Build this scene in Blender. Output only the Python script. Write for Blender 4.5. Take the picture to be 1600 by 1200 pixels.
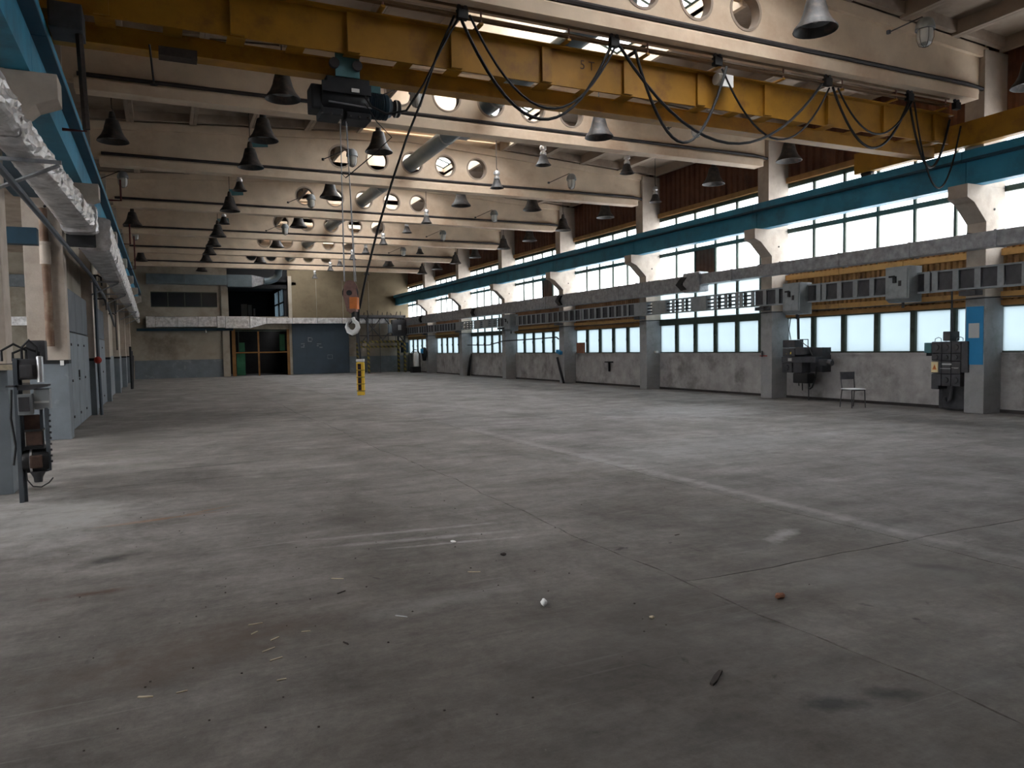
import bpy, bmesh, math, random
from math import sin, cos, pi, radians
from mathutils import Vector, Matrix
random.seed(7)
C = bpy.context.scene.collection
for o in list(bpy.data.objects): bpy.data.objects.remove(o)

# ------------------------------------------------------------------ camera
YAW, PIT, ROL, FPX, CY, CH = .4363, .0544, .0172, 1166.87, 607.14, 1.549
cam = bpy.data.cameras.new('camera'); co = bpy.data.objects.new('camera', cam); C.objects.link(co)
R_ = Vector((cos(YAW), -sin(YAW), 0)); F_ = Vector((sin(YAW)*cos(PIT), cos(YAW)*cos(PIT), -sin(PIT)))
U_ = Vector((sin(YAW)*sin(PIT), cos(YAW)*sin(PIT), cos(PIT)))
Rr = R_*cos(ROL)-U_*sin(ROL); Ur = R_*sin(ROL)+U_*cos(ROL)
m = Matrix.Identity(4)
for i in range(3): m[i][0], m[i][1], m[i][2] = Rr[i], Ur[i], -F_[i]
m[2][3] = CH
co.matrix_world = m
cam.sensor_width = 36; cam.sensor_fit = 'HORIZONTAL'; cam.lens = FPX/1600*36
cam.shift_y = (CY-600)/1600; cam.clip_start = .05; cam.clip_end = 300
bpy.context.scene.camera = co

# ------------------------------------------------------------------ sky and exposure
w = bpy.data.worlds.new('overcast_sky'); bpy.context.scene.world = w; w.use_nodes = True
nt = w.node_tree; bg = nt.nodes['Background']
tc = nt.nodes.new('ShaderNodeTexCoord'); sx = nt.nodes.new('ShaderNodeSeparateXYZ')
rp = nt.nodes.new('ShaderNodeValToRGB'); mp = nt.nodes.new('ShaderNodeMapRange')
nt.links.new(tc.outputs['Generated'], sx.inputs[0]); nt.links.new(sx.outputs['Z'], mp.inputs[0])
mp.inputs[1].default_value = -.3; mp.inputs[2].default_value = 1
nt.links.new(mp.outputs[0], rp.inputs[0]); nt.links.new(rp.outputs[0], bg.inputs[0])
cr = rp.color_ramp
cr.elements[0].position = 0; cr.elements[0].color = (.42, .42, .42, 1)
cr.elements[1].position = 1; cr.elements[1].color = (1, .985, .99, 1)
e = cr.elements.new(.2); e.color = (.50, .51, .52, 1)
e = cr.elements.new(.25); e.color = (.80, .83, .86, 1)
bg.inputs[1].default_value = 5
vs = bpy.context.scene.view_settings
vs.view_transform = 'Standard'; vs.look = 'None'; vs.gamma = 1; vs.use_curve_mapping = False
vs.exposure = 1.73
cy = bpy.context.scene.cycles
cy.use_denoising = True; cy.max_bounces = 10; cy.diffuse_bounces = 6; cy.transparent_max_bounces = 12
cy.sample_clamp_indirect = 6; cy.caustics_reflective = False; cy.caustics_refractive = False

# ------------------------------------------------------------------ materials
MATS = {}
def mat(name, col, rough=.8, metal=0, var=.15, scale=3, dark=None, damt=.0, dscale=1.2, bump=.0, bscale=30,
        spec=.3, axis=(1, 1, 1), detail=6, dlo=.5, dhi=.7):
    """colour with noise variation, plus a second stain colour; all in object space"""
    mt = bpy.data.materials.new(name); mt.use_nodes = True
    n, l = mt.node_tree.nodes, mt.node_tree.links
    b = n['Principled BSDF']; b.inputs['Roughness'].default_value = rough; b.inputs['Metallic'].default_value = metal
    b.inputs['Specular IOR Level'].default_value = spec
    tc = n.new('ShaderNodeTexCoord'); mpn = n.new('ShaderNodeMapping'); mpn.inputs['Scale'].default_value = axis
    l.new(tc.outputs['Object'], mpn.inputs[0])
    nz = n.new('ShaderNodeTexNoise'); nz.inputs['Scale'].default_value = scale; nz.inputs['Detail'].default_value = detail
    nz.inputs['Roughness'].default_value = .6
    l.new(mpn.outputs[0], nz.inputs['Vector'])
    r = n.new('ShaderNodeValToRGB'); l.new(nz.outputs['Fac'], r.inputs[0])
    r.color_ramp.elements[0].position = .3; r.color_ramp.elements[1].position = .7
    r.color_ramp.elements[0].color = tuple(c*(1-var) for c in col)+(1,)
    r.color_ramp.elements[1].color = tuple(min(1, c*(1+var)) for c in col)+(1,)
    out = r.outputs[0]
    if dark:
        n2 = n.new('ShaderNodeTexNoise'); n2.inputs['Scale'].default_value = dscale; n2.inputs['Detail'].default_value = 8
        n2.inputs['Roughness'].default_value = .65
        l.new(mpn.outputs[0], n2.inputs['Vector'])
        r2 = n.new('ShaderNodeMapRange'); r2.inputs[1].default_value = dlo; r2.inputs[2].default_value = dhi
        r2.inputs[4].default_value = damt
        l.new(n2.outputs['Fac'], r2.inputs[0])
        mx = n.new('ShaderNodeMix'); mx.data_type = 'RGBA'
        l.new(r2.outputs[0], mx.inputs[0]); l.new(out, mx.inputs[6]); mx.inputs[7].default_value = tuple(dark)+(1,)
        out = mx.outputs[2]
    l.new(out, b.inputs['Base Color'])
    if bump:
        n3 = n.new('ShaderNodeTexNoise'); n3.inputs['Scale'].default_value = bscale; n3.inputs['Detail'].default_value = 5
        l.new(tc.outputs['Object'], n3.inputs['Vector'])
        bp = n.new('ShaderNodeBump'); bp.inputs['Strength'].default_value = bump; bp.inputs['Distance'].default_value = .02
        l.new(n3.outputs['Fac'], bp.inputs['Height']); l.new(bp.outputs[0], b.inputs['Normal'])
    MATS[name] = mt
    return mt

beige = mat('beige_paint', (.64, .52, .39), var=.12, scale=1.5, dark=(.38, .22, .13), damt=.65, dscale=.55, bump=.1, dlo=.50, dhi=.72)
slabm = mat('slab_paint', (.36, .29, .23), var=.15, scale=1.5, dark=(.12, .08, .06), damt=.7, dscale=.5, bump=.1)
colup = mat('column_concrete', (.44, .38, .32), var=.15, scale=2.5, dark=(.24, .17, .12), damt=.5, dscale=1.1, bump=.2)
colgrey = mat('grey_column_paint', (.27, .27, .275), var=.15, scale=3, dark=(.13, .14, .12), damt=.7, dscale=1.6, bump=.2)
bluegrey = mat('blue_grey_paint', (.17, .195, .215), rough=.55, var=.15, scale=2, dark=(.30, .32, .33), damt=.5, dscale=3, bump=.15, dlo=.58, dhi=.68)
mortar = mat('bare_mortar', (.33, .315, .31), var=.22, scale=2.5, dark=(.09, .085, .08), damt=.75, dscale=1.2, bump=.4, bscale=14)
wallb = mat('dirty_wall_paint', (.35, .31, .25), var=.15, scale=1.2, dark=(.10, .07, .045), damt=.7, dscale=.45, bump=.15)
yellow = mat('crane_yellow', (.34, .165, .014), rough=.55, var=.18, scale=2, dark=(.14, .06, .02), damt=.6, dscale=2.4)
blue = mat('crane_rail_blue', (.035, .225, .35), rough=.5, var=.15, scale=2, dark=(.03, .08, .11), damt=.7, dscale=1.2)
darkblue = mat('dark_blue_steel', (.02, .055, .085), rough=.55, var=.2, scale=2)
gatem = mat('gate_blue_grey', (.045, .065, .085), rough=.6, var=.12, scale=1, dark=(.025, .03, .04), damt=.5, dscale=.6)
frame = mat('window_frame_green', (.05, .065, .05), rough=.7, var=.25, scale=6)
ochre = mat('ochre_sheet', (.50, .27, .085), rough=.7, var=.2, scale=3, dark=(.16, .08, .04), damt=.7, dscale=3)
rustm = mat('rust_sheet', (.13, .055, .032), rough=.85, var=.25, scale=3, dark=(.07, .035, .025), damt=.7, dscale=1.2)
rustcor = mat('rust_corrugated', (.30, .16, .08), rough=.8, var=.25, scale=3, dark=(.09, .05, .03), damt=.7, dscale=1.5)
orange = mat('orange_trim', (.30, .15, .05), rough=.8, var=.2, scale=3)
galv = mat('galvanised_steel', (.33, .34, .36), rough=.5, metal=.55, var=.3, scale=6, dark=(.16, .16, .17), damt=.6, dscale=5)
foil = mat('foil_insulation', (.72, .71, .71), rough=.38, metal=.75, var=.3, scale=5, dark=(.25, .22, .21), damt=.7, dscale=3, bump=1.0, bscale=7)
tubem = mat('spiral_duct_steel', (.17, .22, .25), rough=.35, metal=.7, var=.15, scale=2)
greypl = mat('grey_enamel', (.24, .26, .27), rough=.5, var=.12, scale=4, dark=(.10, .10, .10), damt=.5, dscale=3)
greyd = mat('dark_cast_iron', (.055, .055, .06), rough=.6, var=.3, scale=6)
black = mat('black_rubber', (.012, .012, .013), rough=.6, var=.2)
blacki = mat('black_interior', (.012, .012, .013), rough=.9, var=.3, scale=1)  # near-black colour of the recess walls, upper lintel and inner window frame
conduitm = mat('dark_conduit', (.035, .03, .03), rough=.6, var=.3)
shadem = mat('dark_lamp_enamel', (.038, .035, .033), rough=.55, var=.3, scale=8, dark=(.14, .10, .08), damt=.6, dscale=6)
whitee = mat('white_enamel', (.60, .60, .56), rough=.4, var=.1, scale=6)
silver = mat('cast_aluminium', (.60, .60, .60), rough=.35, metal=.7, var=.15, scale=8)
white = mat('white_paint', (.75, .75, .73), rough=.5, var=.06)
redm = mat('red_paint', (.35, .035, .02), rough=.6, var=.2)
redpipe = mat('dark_red_pipe', (.10, .02, .018), rough=.7, var=.2)
orangep = mat('orange_paint', (.65, .19, .04), rough=.5, var=.12, scale=10)
brownred = mat('worn_red_primer', (.22, .12, .10), rough=.6, var=.25, scale=10)
signyel = mat('signal_yellow', (.80, .52, .06), rough=.5, var=.08, scale=12)
greenm = mat('dull_green_paint', (.02, .10, .05), rough=.6, var=.2)
blueb = mat('bright_blue_board', (.02, .20, .42), rough=.5, var=.06)
paper = mat('pale_paper', (.45, .46, .46), rough=.8, var=.08)
brass = mat('yellow_label', (.75, .60, .10), rough=.6, var=.05)
wood = mat('splintered_wood', (.50, .42, .30), rough=.8, var=.25, scale=20)
oldwood = mat('dark_wood', (.04, .03, .025), rough=.9, var=.3, scale=20)
clay = mat('brick_clay', (.22, .10, .06), rough=.9, var=.25, scale=20)
seatm = mat('worn_white_plywood', (.85, .85, .85), rough=.5, var=.08)
teal = mat('faded_teal_paint', (.07, .17, .19), rough=.6, var=.2)
olive = mat('olive_plaster', (.17, .135, .085), rough=.9, var=.2, scale=1.2, dark=(.06, .04, .025), damt=.8, dscale=.6)
pipem = mat('brown_waste_pipe', (.14, .08, .05), rough=.6, var=.3, scale=3, dark=(.30, .25, .18), damt=.6, dscale=3)

def glassmat(name, tint, trans, dif=.85):
    mt = bpy.data.materials.new(name); mt.use_nodes = True
    n, l = mt.node_tree.nodes, mt.node_tree.links
    n.remove(n['Principled BSDF']); out = n['Material Output']
    t = n.new('ShaderNodeBsdfTransparent'); d = n.new('ShaderNodeBsdfTranslucent'); g = n.new('ShaderNodeBsdfGlossy')
    tc = n.new('ShaderNodeTexCoord'); nz = n.new('ShaderNodeTexNoise'); nz.inputs['Scale'].default_value = 2.2; nz.inputs['Detail'].default_value = 5
    l.new(tc.outputs['Object'], nz.inputs['Vector'])
    r = n.new('ShaderNodeValToRGB'); l.new(nz.outputs['Fac'], r.inputs[0])
    r.color_ramp.elements[0].position = .3; r.color_ramp.elements[1].position = .7
    r.color_ramp.elements[0].color = tuple(c*.88 for c in tint)+(1,); r.color_ramp.elements[1].color = tuple(tint)+(1,)
    l.new(r.outputs[0], t.inputs[0]); d.inputs[0].default_value = (dif, dif*.99, dif*.99, 1) if dif > .5 else (tint[0], tint[1], tint[2], 1)
    g.inputs['Roughness'].default_value = .15; g.inputs[0].default_value = (.5, .5, .5, 1)
    m1 = n.new('ShaderNodeMixShader'); m1.inputs[0].default_value = 1-trans
    l.new(t.outputs[0], m1.inputs[1]); l.new(d.outputs[0], m1.inputs[2])
    m2 = n.new('ShaderNodeMixShader'); m2.inputs[0].default_value = .04
    l.new(m1.outputs[0], m2.inputs[1]); l.new(g.outputs[0], m2.inputs[2]); l.new(m2.outputs[0], out.inputs[0])
    return mt
glass_up = glassmat('dusty_window_glass', (.95, .98, 1.0), .45)
glass_mid = glassmat('whitewashed_glass', (.34, .375, .385), .35, .085)
glass_low = glassmat('frosted_wired_glass', (.28, .315, .33), .35, .066)
glass_dark = mat('dark_window_glass', (.012, .016, .022), rough=.15, var=.1, spec=.5)
jarglass = mat('dusty_jar_glass', (.42, .42, .40), rough=.25, var=.1, spec=.5)

def floor_mat():
    mt = bpy.data.materials.new('worn_concrete_floor'); mt.use_nodes = True
    n, l = mt.node_tree.nodes, mt.node_tree.links
    b = n['Principled BSDF']; b.inputs['Specular IOR Level'].default_value = .25
    g = n.new('ShaderNodeNewGeometry')
    def noise(scale, detail, rough, sc=(1, 1, 1), dist=0):
        mpn = n.new('ShaderNodeMapping'); mpn.inputs['Scale'].default_value = sc; l.new(g.outputs['Position'], mpn.inputs[0])
        z = n.new('ShaderNodeTexNoise'); z.inputs['Scale'].default_value = scale; z.inputs['Detail'].default_value = detail
        z.inputs['Roughness'].default_value = rough; z.inputs['Distortion'].default_value = dist
        l.new(mpn.outputs[0], z.inputs['Vector']); return z.outputs['Fac']
    def ramp(f, a, b_, c0, c1):
        r = n.new('ShaderNodeValToRGB'); l.new(f, r.inputs[0])
        r.color_ramp.elements[0].position = a; r.color_ramp.elements[1].position = b_
        r.color_ramp.elements[0].color = c0; r.color_ramp.elements[1].color = c1; return r.outputs[0]
    def mix(fac, a, b_, mode='MIX'):
        x = n.new('ShaderNodeMix'); x.data_type = 'RGBA'; x.blend_type = mode
        if isinstance(fac, float): x.inputs[0].default_value = fac
        else: l.new(fac, x.inputs[0])
        for k, v in ((6, a), (7, b_)):
            if isinstance(v, tuple): x.inputs[k].default_value = v
            else: l.new(v, x.inputs[k])
        return x.outputs[2]
    base = ramp(noise(.55, 9, .75), .36, .66, (.135, .124, .115, 1), (.245, .23, .218, 1))
    streak = ramp(noise(2.6, 9, .75, (.35, 1, 1), .3), .34, .68, (.58, .57, .55, 1), (1.28, 1.28, 1.28, 1))
    c = mix(.8, base, streak, 'MULTIPLY')
    grain = ramp(noise(14, 9, .85), .34, .68, (.66, .66, .65, 1), (1.28, 1.28, 1.28, 1))
    c = mix(.75, c, grain, 'MULTIPLY')
    # oil and dirt, densest in the working lane on the camera's side of the long joint
    oil = ramp(noise(.75, 9, .72, (1, .6, 1), .6), .50, .70, (0, 0, 0, 1), (1, 1, 1, 1))
    c = mix(mix(1.0, oil, (.62, .62, .62, 1), 'MULTIPLY'), c, (.055, .049, .043, 1))
    spots = ramp(noise(3.2, 4, .6, (1, .7, 1), 1.2), .68, .74, (0, 0, 0, 1), (.75, .75, .75, 1))
    c = mix(spots, c, (.035, .032, .03, 1))
    pale = ramp(noise(1.1, 9, .75, (.25, 1.6, 1), .5), .60, .72, (0, 0, 0, 1), (.45, .45, .45, 1))
    c = mix(pale, c, (.33, .32, .31, 1))
    scr = ramp(noise(7, 3, .5, (.12, 3.0, 1), .1), .66, .70, (0, 0, 0, 1), (.2, .2, .2, 1))
    c = mix(scr, c, (.36, .35, .34, 1))
    rust = ramp(noise(.9, 5, .6, (.35, 1.4, 1), .8), .70, .80, (0, 0, 0, 1), (.4, .4, .4, 1))
    c = mix(rust, c, (.16, .085, .045, 1))
    # the poured lanes differ in tone: the lane by the windows is paler
    sp = n.new('ShaderNodeSeparateXYZ'); l.new(g.outputs['Position'], sp.inputs[0])
    mr = n.new('ShaderNodeMapRange'); mr.inputs[1].default_value = 5.15; mr.inputs[2].default_value = 5.3
    l.new(sp.outputs['X'], mr.inputs[0])
    lane = ramp(mr.outputs[0], 0, 1, (.97, .96, .95, 1), (1.02, 1.03, 1.06, 1))
    c = mix(1.0, c, lane, 'MULTIPLY')
    speck = ramp(noise(38, 3, .6), .70, .76, (0, 0, 0, 1), (.6, .6, .6, 1)); c = mix(speck, c, (.045, .04, .036, 1))
    specp = ramp(noise(31, 3, .6, (1, 1.3, 1)), .72, .77, (0, 0, 0, 1), (.5, .5, .5, 1)); c = mix(specp, c, (.42, .41, .39, 1))
    # near-end darkening: floor dirt plus dimmer light painted into the colour, ragged edge
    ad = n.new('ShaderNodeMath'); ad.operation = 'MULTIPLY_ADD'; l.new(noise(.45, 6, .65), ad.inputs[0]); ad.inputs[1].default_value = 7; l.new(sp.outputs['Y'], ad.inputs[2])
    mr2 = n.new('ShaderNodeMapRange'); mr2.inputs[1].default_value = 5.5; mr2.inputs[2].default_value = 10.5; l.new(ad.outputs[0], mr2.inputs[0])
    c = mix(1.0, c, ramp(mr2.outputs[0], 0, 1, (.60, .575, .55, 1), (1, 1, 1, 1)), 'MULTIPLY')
    # single stains, patches and scrapes lying at their own places on the floor: x, y, half length, half width, turn, colour, strength
    wob = n.new('ShaderNodeTexNoise'); wob.inputs['Scale'].default_value = 5; wob.inputs['Detail'].default_value = 6; wob.inputs['Roughness'].default_value = .7
    l.new(g.outputs['Position'], wob.inputs['Vector'])
    for (bx, by, hl, hw, rot, col, amt) in (
            (2.56, 2.26, .17, .07, -.5, (.012, .011, .010), .95), (2.85, 2.2, .13, .06, -.4, (.02, .018, .016), .9), (4.75, 3.34, .20, .07, -.9, (.02, .018, .015), .9),
            (3.02, 3.1, .10, .05, -.7, (.02, .018, .015), .7), (4.05, 4.38, .17, .12, 0, (.09, .082, .075), .8), (4.5, 4.5, .30, .08, .5, (.42, .41, .40), .55),
            (-.45, 6.35, .32, .10, .6, (.03, .028, .025), .8), (-.45, 5.5, .30, .05, .0, (.06, .03, .015), .8), (-.15, 7.68, .55, .05, .2, (.20, .09, .035), .75),
            (.35, 7.9, .3, .03, .5, (.20, .09, .035), .5), (.1, 4.2, .8, .35, .3, (.075, .055, .042), .7), (1.5, 4.3, .55, .12, .1, (.30, .29, .28), .3),
            (1.9, 5.8, .8, .05, -.15, (.42, .41, .40), .45), (1.9, 6.1, .9, .04, -.12, (.42, .41, .40), .4), (2.1, 5.55, .6, .03, -.15, (.42, .41, .40), .45),
            (2.2, 3.3, 1.2, .5, .4, (.09, .08, .072), .35), (5.4, 5.6, 2.6, .10, 1.57, (.40, .39, .37), .36), (5.35, 9.5, 4.0, .12, 1.57, (.38, .37, .35), .3),
            (4.3, 3.4, .9, .7, .3, (.10, .09, .08), .5), (-1.0, 8.3, .8, 1.5, .1, (.34, .33, .32), .45), (.3, 11, 1.6, .06, .15, (.05, .045, .04), .6),
            (7.5, 9, 3.0, 1.0, .2, (.34, .34, .35), .3), (11, 14, 2.2, 1.6, .5, (.33, .335, .35), .4), (1.5, 20, 2.5, 2.0, .1, (.06, .055, .05), .5), (-.6, 15.5, .7, 3, 0, (.10, .09, .08), .5)):
        mpp = n.new('ShaderNodeMapping'); mpp.vector_type = 'TEXTURE'; mpp.inputs['Location'].default_value = (bx, by, 0); mpp.inputs['Rotation'].default_value = (0, 0, rot); mpp.inputs['Scale'].default_value = (hl, hw, 1)
        l.new(g.outputs['Position'], mpp.inputs[0])
        vl = n.new('ShaderNodeVectorMath'); vl.operation = 'LENGTH'; l.new(mpp.outputs[0], vl.inputs[0])
        am = n.new('ShaderNodeMath'); am.operation = 'MULTIPLY_ADD'; l.new(wob.outputs['Fac'], am.inputs[0]); am.inputs[1].default_value = 3.0; l.new(vl.outputs['Value'], am.inputs[2])
        mm = n.new('ShaderNodeMapRange'); mm.inputs[1].default_value = 2.75; mm.inputs[2].default_value = 1.7; mm.inputs[4].default_value = amt; l.new(am.outputs[0], mm.inputs[0])
        c = mix(mm.outputs[0], c, col+(1,))
    oi = n.new('ShaderNodeObjectInfo')
    tone = ramp(oi.outputs['Random'], 0, 1, (.93, .93, .93, 1), (1.06, 1.06, 1.06, 1))
    c = mix(1.0, c, tone, 'MULTIPLY')
    l.new(c, b.inputs['Base Color'])
    rr = ramp(noise(1.6, 6, .6), .3, .7, (.55, .55, .55, 1), (.85, .85, .85, 1)); l.new(rr, b.inputs['Roughness'])
    bp = n.new('ShaderNodeBump'); bp.inputs['Strength'].default_value = .35; bp.inputs['Distance'].default_value = .012
    l.new(noise(9, 9, .7), bp.inputs['Height']); l.new(bp.outputs[0], b.inputs['Normal'])
    return mt
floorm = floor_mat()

def stripe_mat(name, c1, c2, scale):
    mt = bpy.data.materials.new(name); mt.use_nodes = True
    n, l = mt.node_tree.nodes, mt.node_tree.links; b = n['Principled BSDF']; b.inputs['Roughness'].default_value = .6
    tc = n.new('ShaderNodeTexCoord'); wv = n.new('ShaderNodeTexWave'); wv.bands_direction = 'DIAGONAL'
    wv.inputs['Scale'].default_value = scale
    l.new(tc.outputs['Object'], wv.inputs['Vector'])
    r = n.new('ShaderNodeValToRGB'); r.color_ramp.interpolation = 'CONSTANT'
    r.color_ramp.elements[0].color = c1; r.color_ramp.elements[1].color = c2; r.color_ramp.elements[1].position = .5
    l.new(wv.outputs['Color'], r.inputs[0]); l.new(r.outputs[0], b.inputs['Base Color'])
    return mt
hazard = stripe_mat('hazard_stripes', (.22, .17, .02, 1), (.02, .02, .02, 1), 2.2)

# ------------------------------------------------------------------ mesh helper
class MB:
    def __init__(s): s.v = []; s.f = []
    def add(s, vs_, fs):
        k = len(s.v); s.v += [tuple(v) for v in vs_]; s.f += [tuple(i+k for i in f) for f in fs]; return s
    def box(s, x0, x1, y0, y1, z0, z1, M=None):
        vv = [Vector((x, y, z)) for x in (x0, x1) for y in (y0, y1) for z in (z0, z1)]
        if M is not None: vv = [M @ v for v in vv]
        return s.add(vv, [(0, 1, 3, 2), (4, 6, 7, 5), (0, 4, 5, 1), (2, 3, 7, 6), (0, 2, 6, 4), (1, 5, 7, 3)])
    def cbox(s, c, d, M=None):
        return s.box(c[0]-d[0]/2, c[0]+d[0]/2, c[1]-d[1]/2, c[1]+d[1]/2, c[2]-d[2]/2, c[2]+d[2]/2, M)
    def prism(s, pts, axis, a, b):
        """pts: outline in the two other axes (in xyz order), pushed from a to b along axis"""
        def mk(p, t):
            q = list(p); q.insert(axis, t); return q
        n = len(pts)
        return s.add([mk(p, a) for p in pts]+[mk(p, b) for p in pts],
                     [tuple(range(n))[::-1], tuple(range(n, 2*n))]+[(i, (i+1) % n, n+(i+1) % n, n+i) for i in range(n)])
    def bar(s, p, q, r, n=8):
        return s.tube([p, q], r, n)
    def tube(s, pts, r, n=8):
        P = [Vector(p) for p in pts]; rings = []
        prev = None
        for i, p in enumerate(P):
            t = (P[min(i+1, len(P)-1)]-P[max(i-1, 0)]).normalized()
            if prev is None:
                a = Vector((0, 0, 1)) if abs(t.z) < .9 else Vector((1, 0, 0))
                u = t.cross(a).normalized()
            else:
                u = (prev-t*prev.dot(t)).normalized()
            prev = u; v = t.cross(u)
            rr = r[i] if isinstance(r, (list, tuple)) else r
            rings.append([p+u*cos(2*pi*k/n)*rr+v*sin(2*pi*k/n)*rr for k in range(n)])
        vv = [q for rg in rings for q in rg]; ff = []
        for i in range(len(P)-1):
            for k in range(n): ff.append((i*n+k, i*n+(k+1) % n, (i+1)*n+(k+1) % n, (i+1)*n+k))
        ff.append(tuple(range(n))[::-1]); ff.append(tuple((len(P)-1)*n+k for k in range(n)))
        return s.add(vv, ff)
    def lathe(s, prof, c=(0, 0, 0), n=20, M=None):
        vv = []; ff = []
        for (r, z) in prof:
            for k in range(n):
                v = Vector((r*cos(2*pi*k/n), r*sin(2*pi*k/n), z))
                if M is not None: v = M @ v
                vv.append(v+Vector(c))
        for i in range(len(prof)-1):
            for k in range(n): ff.append((i*n+k, i*n+(k+1) % n, (i+1)*n+(k+1) % n, (i+1)*n+k))
        return s.add(vv, ff)
    def mesh(s, name, mt, smooth=False, bevel=0):
        me = bpy.data.meshes.new(name); me.from_pydata(s.v, [], s.f); me.update()
        bm = bmesh.new(); bm.from_mesh(me)
        bmesh.ops.remove_doubles(bm, verts=bm.verts, dist=1e-6)
        if bevel:
            bmesh.ops.bevel(bm, geom=[e for e in bm.edges if len(e.link_faces) == 2 and e.calc_face_angle(0) > .6],
                            offset=bevel, segments=2, affect='EDGES', profile=.7)
        bmesh.ops.recalc_face_normals(bm, faces=bm.faces); bm.to_mesh(me); bm.free()
        me.materials.append(mt)
        if smooth:
            for p in me.polygons: p.use_smooth = True
            try: me.set_sharp_from_angle(angle=radians(38))
            except Exception: pass
        return me
    def build(s, name, mt, parent=None, smooth=False, bevel=0, label=None):
        return link(name, s.mesh(name, mt, smooth, bevel), parent, label)

def link(name, me, parent=None, label=None):
    o = bpy.data.objects.new(name, me); C.objects.link(o)
    if parent is not None:
        o.parent = parent
    if label: o['label'] = label
    return o
def empty(name, label, cat, loc=(0, 0, 0), group=None, rz=0):
    o = bpy.data.objects.new(name, None); C.objects.link(o); o.location = loc; o.rotation_euler[2] = rz
    o.empty_display_size = .1
    return tag(o, label, cat, group)
def tag(o, label, cat, group=None, kind=None):
    o['label'] = label; o['category'] = cat
    if group: o['group'] = group
    if kind: o['kind'] = kind
    return o
def struct(o, label=None, cat=None):
    o['kind'] = 'structure'
    if label: o['label'] = label
    if cat: o['category'] = cat
    return o
def sempty(name, label, cat):
    o = bpy.data.objects.new(name, None); C.objects.link(o); return struct(o, label, cat)
def copy_tree(o, parent=None):
    c = o.copy(); C.objects.link(c)
    if parent is not None: c.parent = parent
    for ch in list(o.children): copy_tree(ch, c)
    return c
ORD = ['first', 'second', 'third', 'fourth', 'fifth', 'sixth', 'seventh', 'eighth', 'ninth', 'tenth', 'eleventh',
       'twelfth', 'thirteenth', 'fourteenth', 'fifteenth']
def catenary(p, q, sag, n=14):
    P, Q = Vector(p), Vector(q)
    return [P.lerp(Q, i/n)-Vector((0, 0, sag*4*(i/n)*(1-i/n))) for i in range(n+1)]

YC = lambda k: 9.95+6*k          # camera-side face of column k
XR, XL, XW = 15.51, -1.58, 16.08
RX = 6.97                        # ridge
BACK, END = -8.0, 51.9
topz = lambda x: 8.0-abs(x-RX)*.058

# ------------------------------------------------------------------ floor
fl = sempty('floor', 'worn grey concrete floor of the hall', 'floor')
base = MB().box(-20, 17, BACK-1, END+.6, -.3, -.03).build('subfloor', conduitm, fl)
xs = [-20, -9, -1.9, 3.05, 5.2, 10.4, 16.3]
for i in range(len(xs)-1):
    ys = [BACK-1, 3.9, 9.9, 15.9, 21.9, 27.9, 33.9, 39.9, 45.9, END+.5] if i > 1 else [BACK-1, 22, END+.5]
    if i == 2: ys = [BACK-1, 9.9, 21.9, 33.9, END+.5]
    for j in range(len(ys)-1):
        g = .005 if i >= 2 and j < 3 else .003
        wx = lambda y: .035*sin(y*.9)+.018*sin(y*3.1+1)+.009*sin(y*9.3)+.005*sin(y*23)
        wy = lambda x: .02*sin(x*1.3)+.01*sin(x*4.7)+.006*sin(x*13)
        a0, a1, b0, b1 = xs[i], xs[i+1], ys[j], ys[j+1]
        nx, ny = max(3, int((a1-a0)/.22)), max(3, int((b1-b0)/.16))
        E_ = lambda x, on: wy(x) if on else 0
        pts = [(a0+(a1-a0)*q/nx, b0+g+wy(a0+(a1-a0)*q/nx)) for q in range(nx)]
        pts += [(a1-g+wx(b0+(b1-b0)*q/ny), b0+(b1-b0)*q/ny) for q in range(ny)]
        pts += [(a1+(a0-a1)*q/nx, b1-g+wy(a1+(a0-a1)*q/nx)) for q in range(nx)]
        pts += [(a0+g+wx(b1+(b0-b1)*q/ny), b1+(b0-b1)*q/ny) for q in range(ny)]
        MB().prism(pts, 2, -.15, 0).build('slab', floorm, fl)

# ------------------------------------------------------------------ right wall with windows
wr = sempty('wall_right', 'window wall with bare mortar parapet', 'wall')
MB().box(XW, XW+.3, BACK, END, -.02, 1.24).build('parapet', mortar, wr)
MB().box(XW-.03, XW+.32, BACK, END, 1.225, 1.275).build('sill', mortar, wr)
MB().box(XW-.02, XW, 4, END, 0, .07).build('plinth_line', conduitm, wr)
MB().box(XW+.12, XW+.3, BACK, END, 5.98, 8.1).build('backing', rustm, wr)

def corrugated(y0, y1, z0, z1, x, mt, parent, pitch=.2, dep=.04, name='corrugated_sheet'):
    n = max(2, int((y1-y0)/pitch)); pts = []
    for i in range(n):
        a = y0+(y1-y0)*i/n; d = (y1-y0)/n
        pts += [(x, a), (x, a+d*.35), (x+dep, a+d*.5), (x+dep, a+d*.85)]
    pts.append((x, y1)); mb = MB(); vv = []
    for (px, py) in pts: vv += [(px, py, z0), (px, py, z1)]
    k = len(pts)
    vv += [(px+.012, py, z) for (px, py) in pts for z in (z0, z1)]
    ff = [(2*i, 2*i+2, 2*i+3, 2*i+1) for i in range(k-1)]+[(2*k+2*i, 2*k+2*i+1, 2*k+2*i+3, 2*k+2*i+2) for i in range(k-1)]
    ff += [(2*i+1, 2*i+3, 2*k+2*i+3, 2*k+2*i+1) for i in range(k-1)]+[(2*i, 2*k+2*i, 2*k+2*i+2, 2*i+2) for i in range(k-1)]
    mb.add(vv, ff); return mb.build(name, mt, parent)

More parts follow.
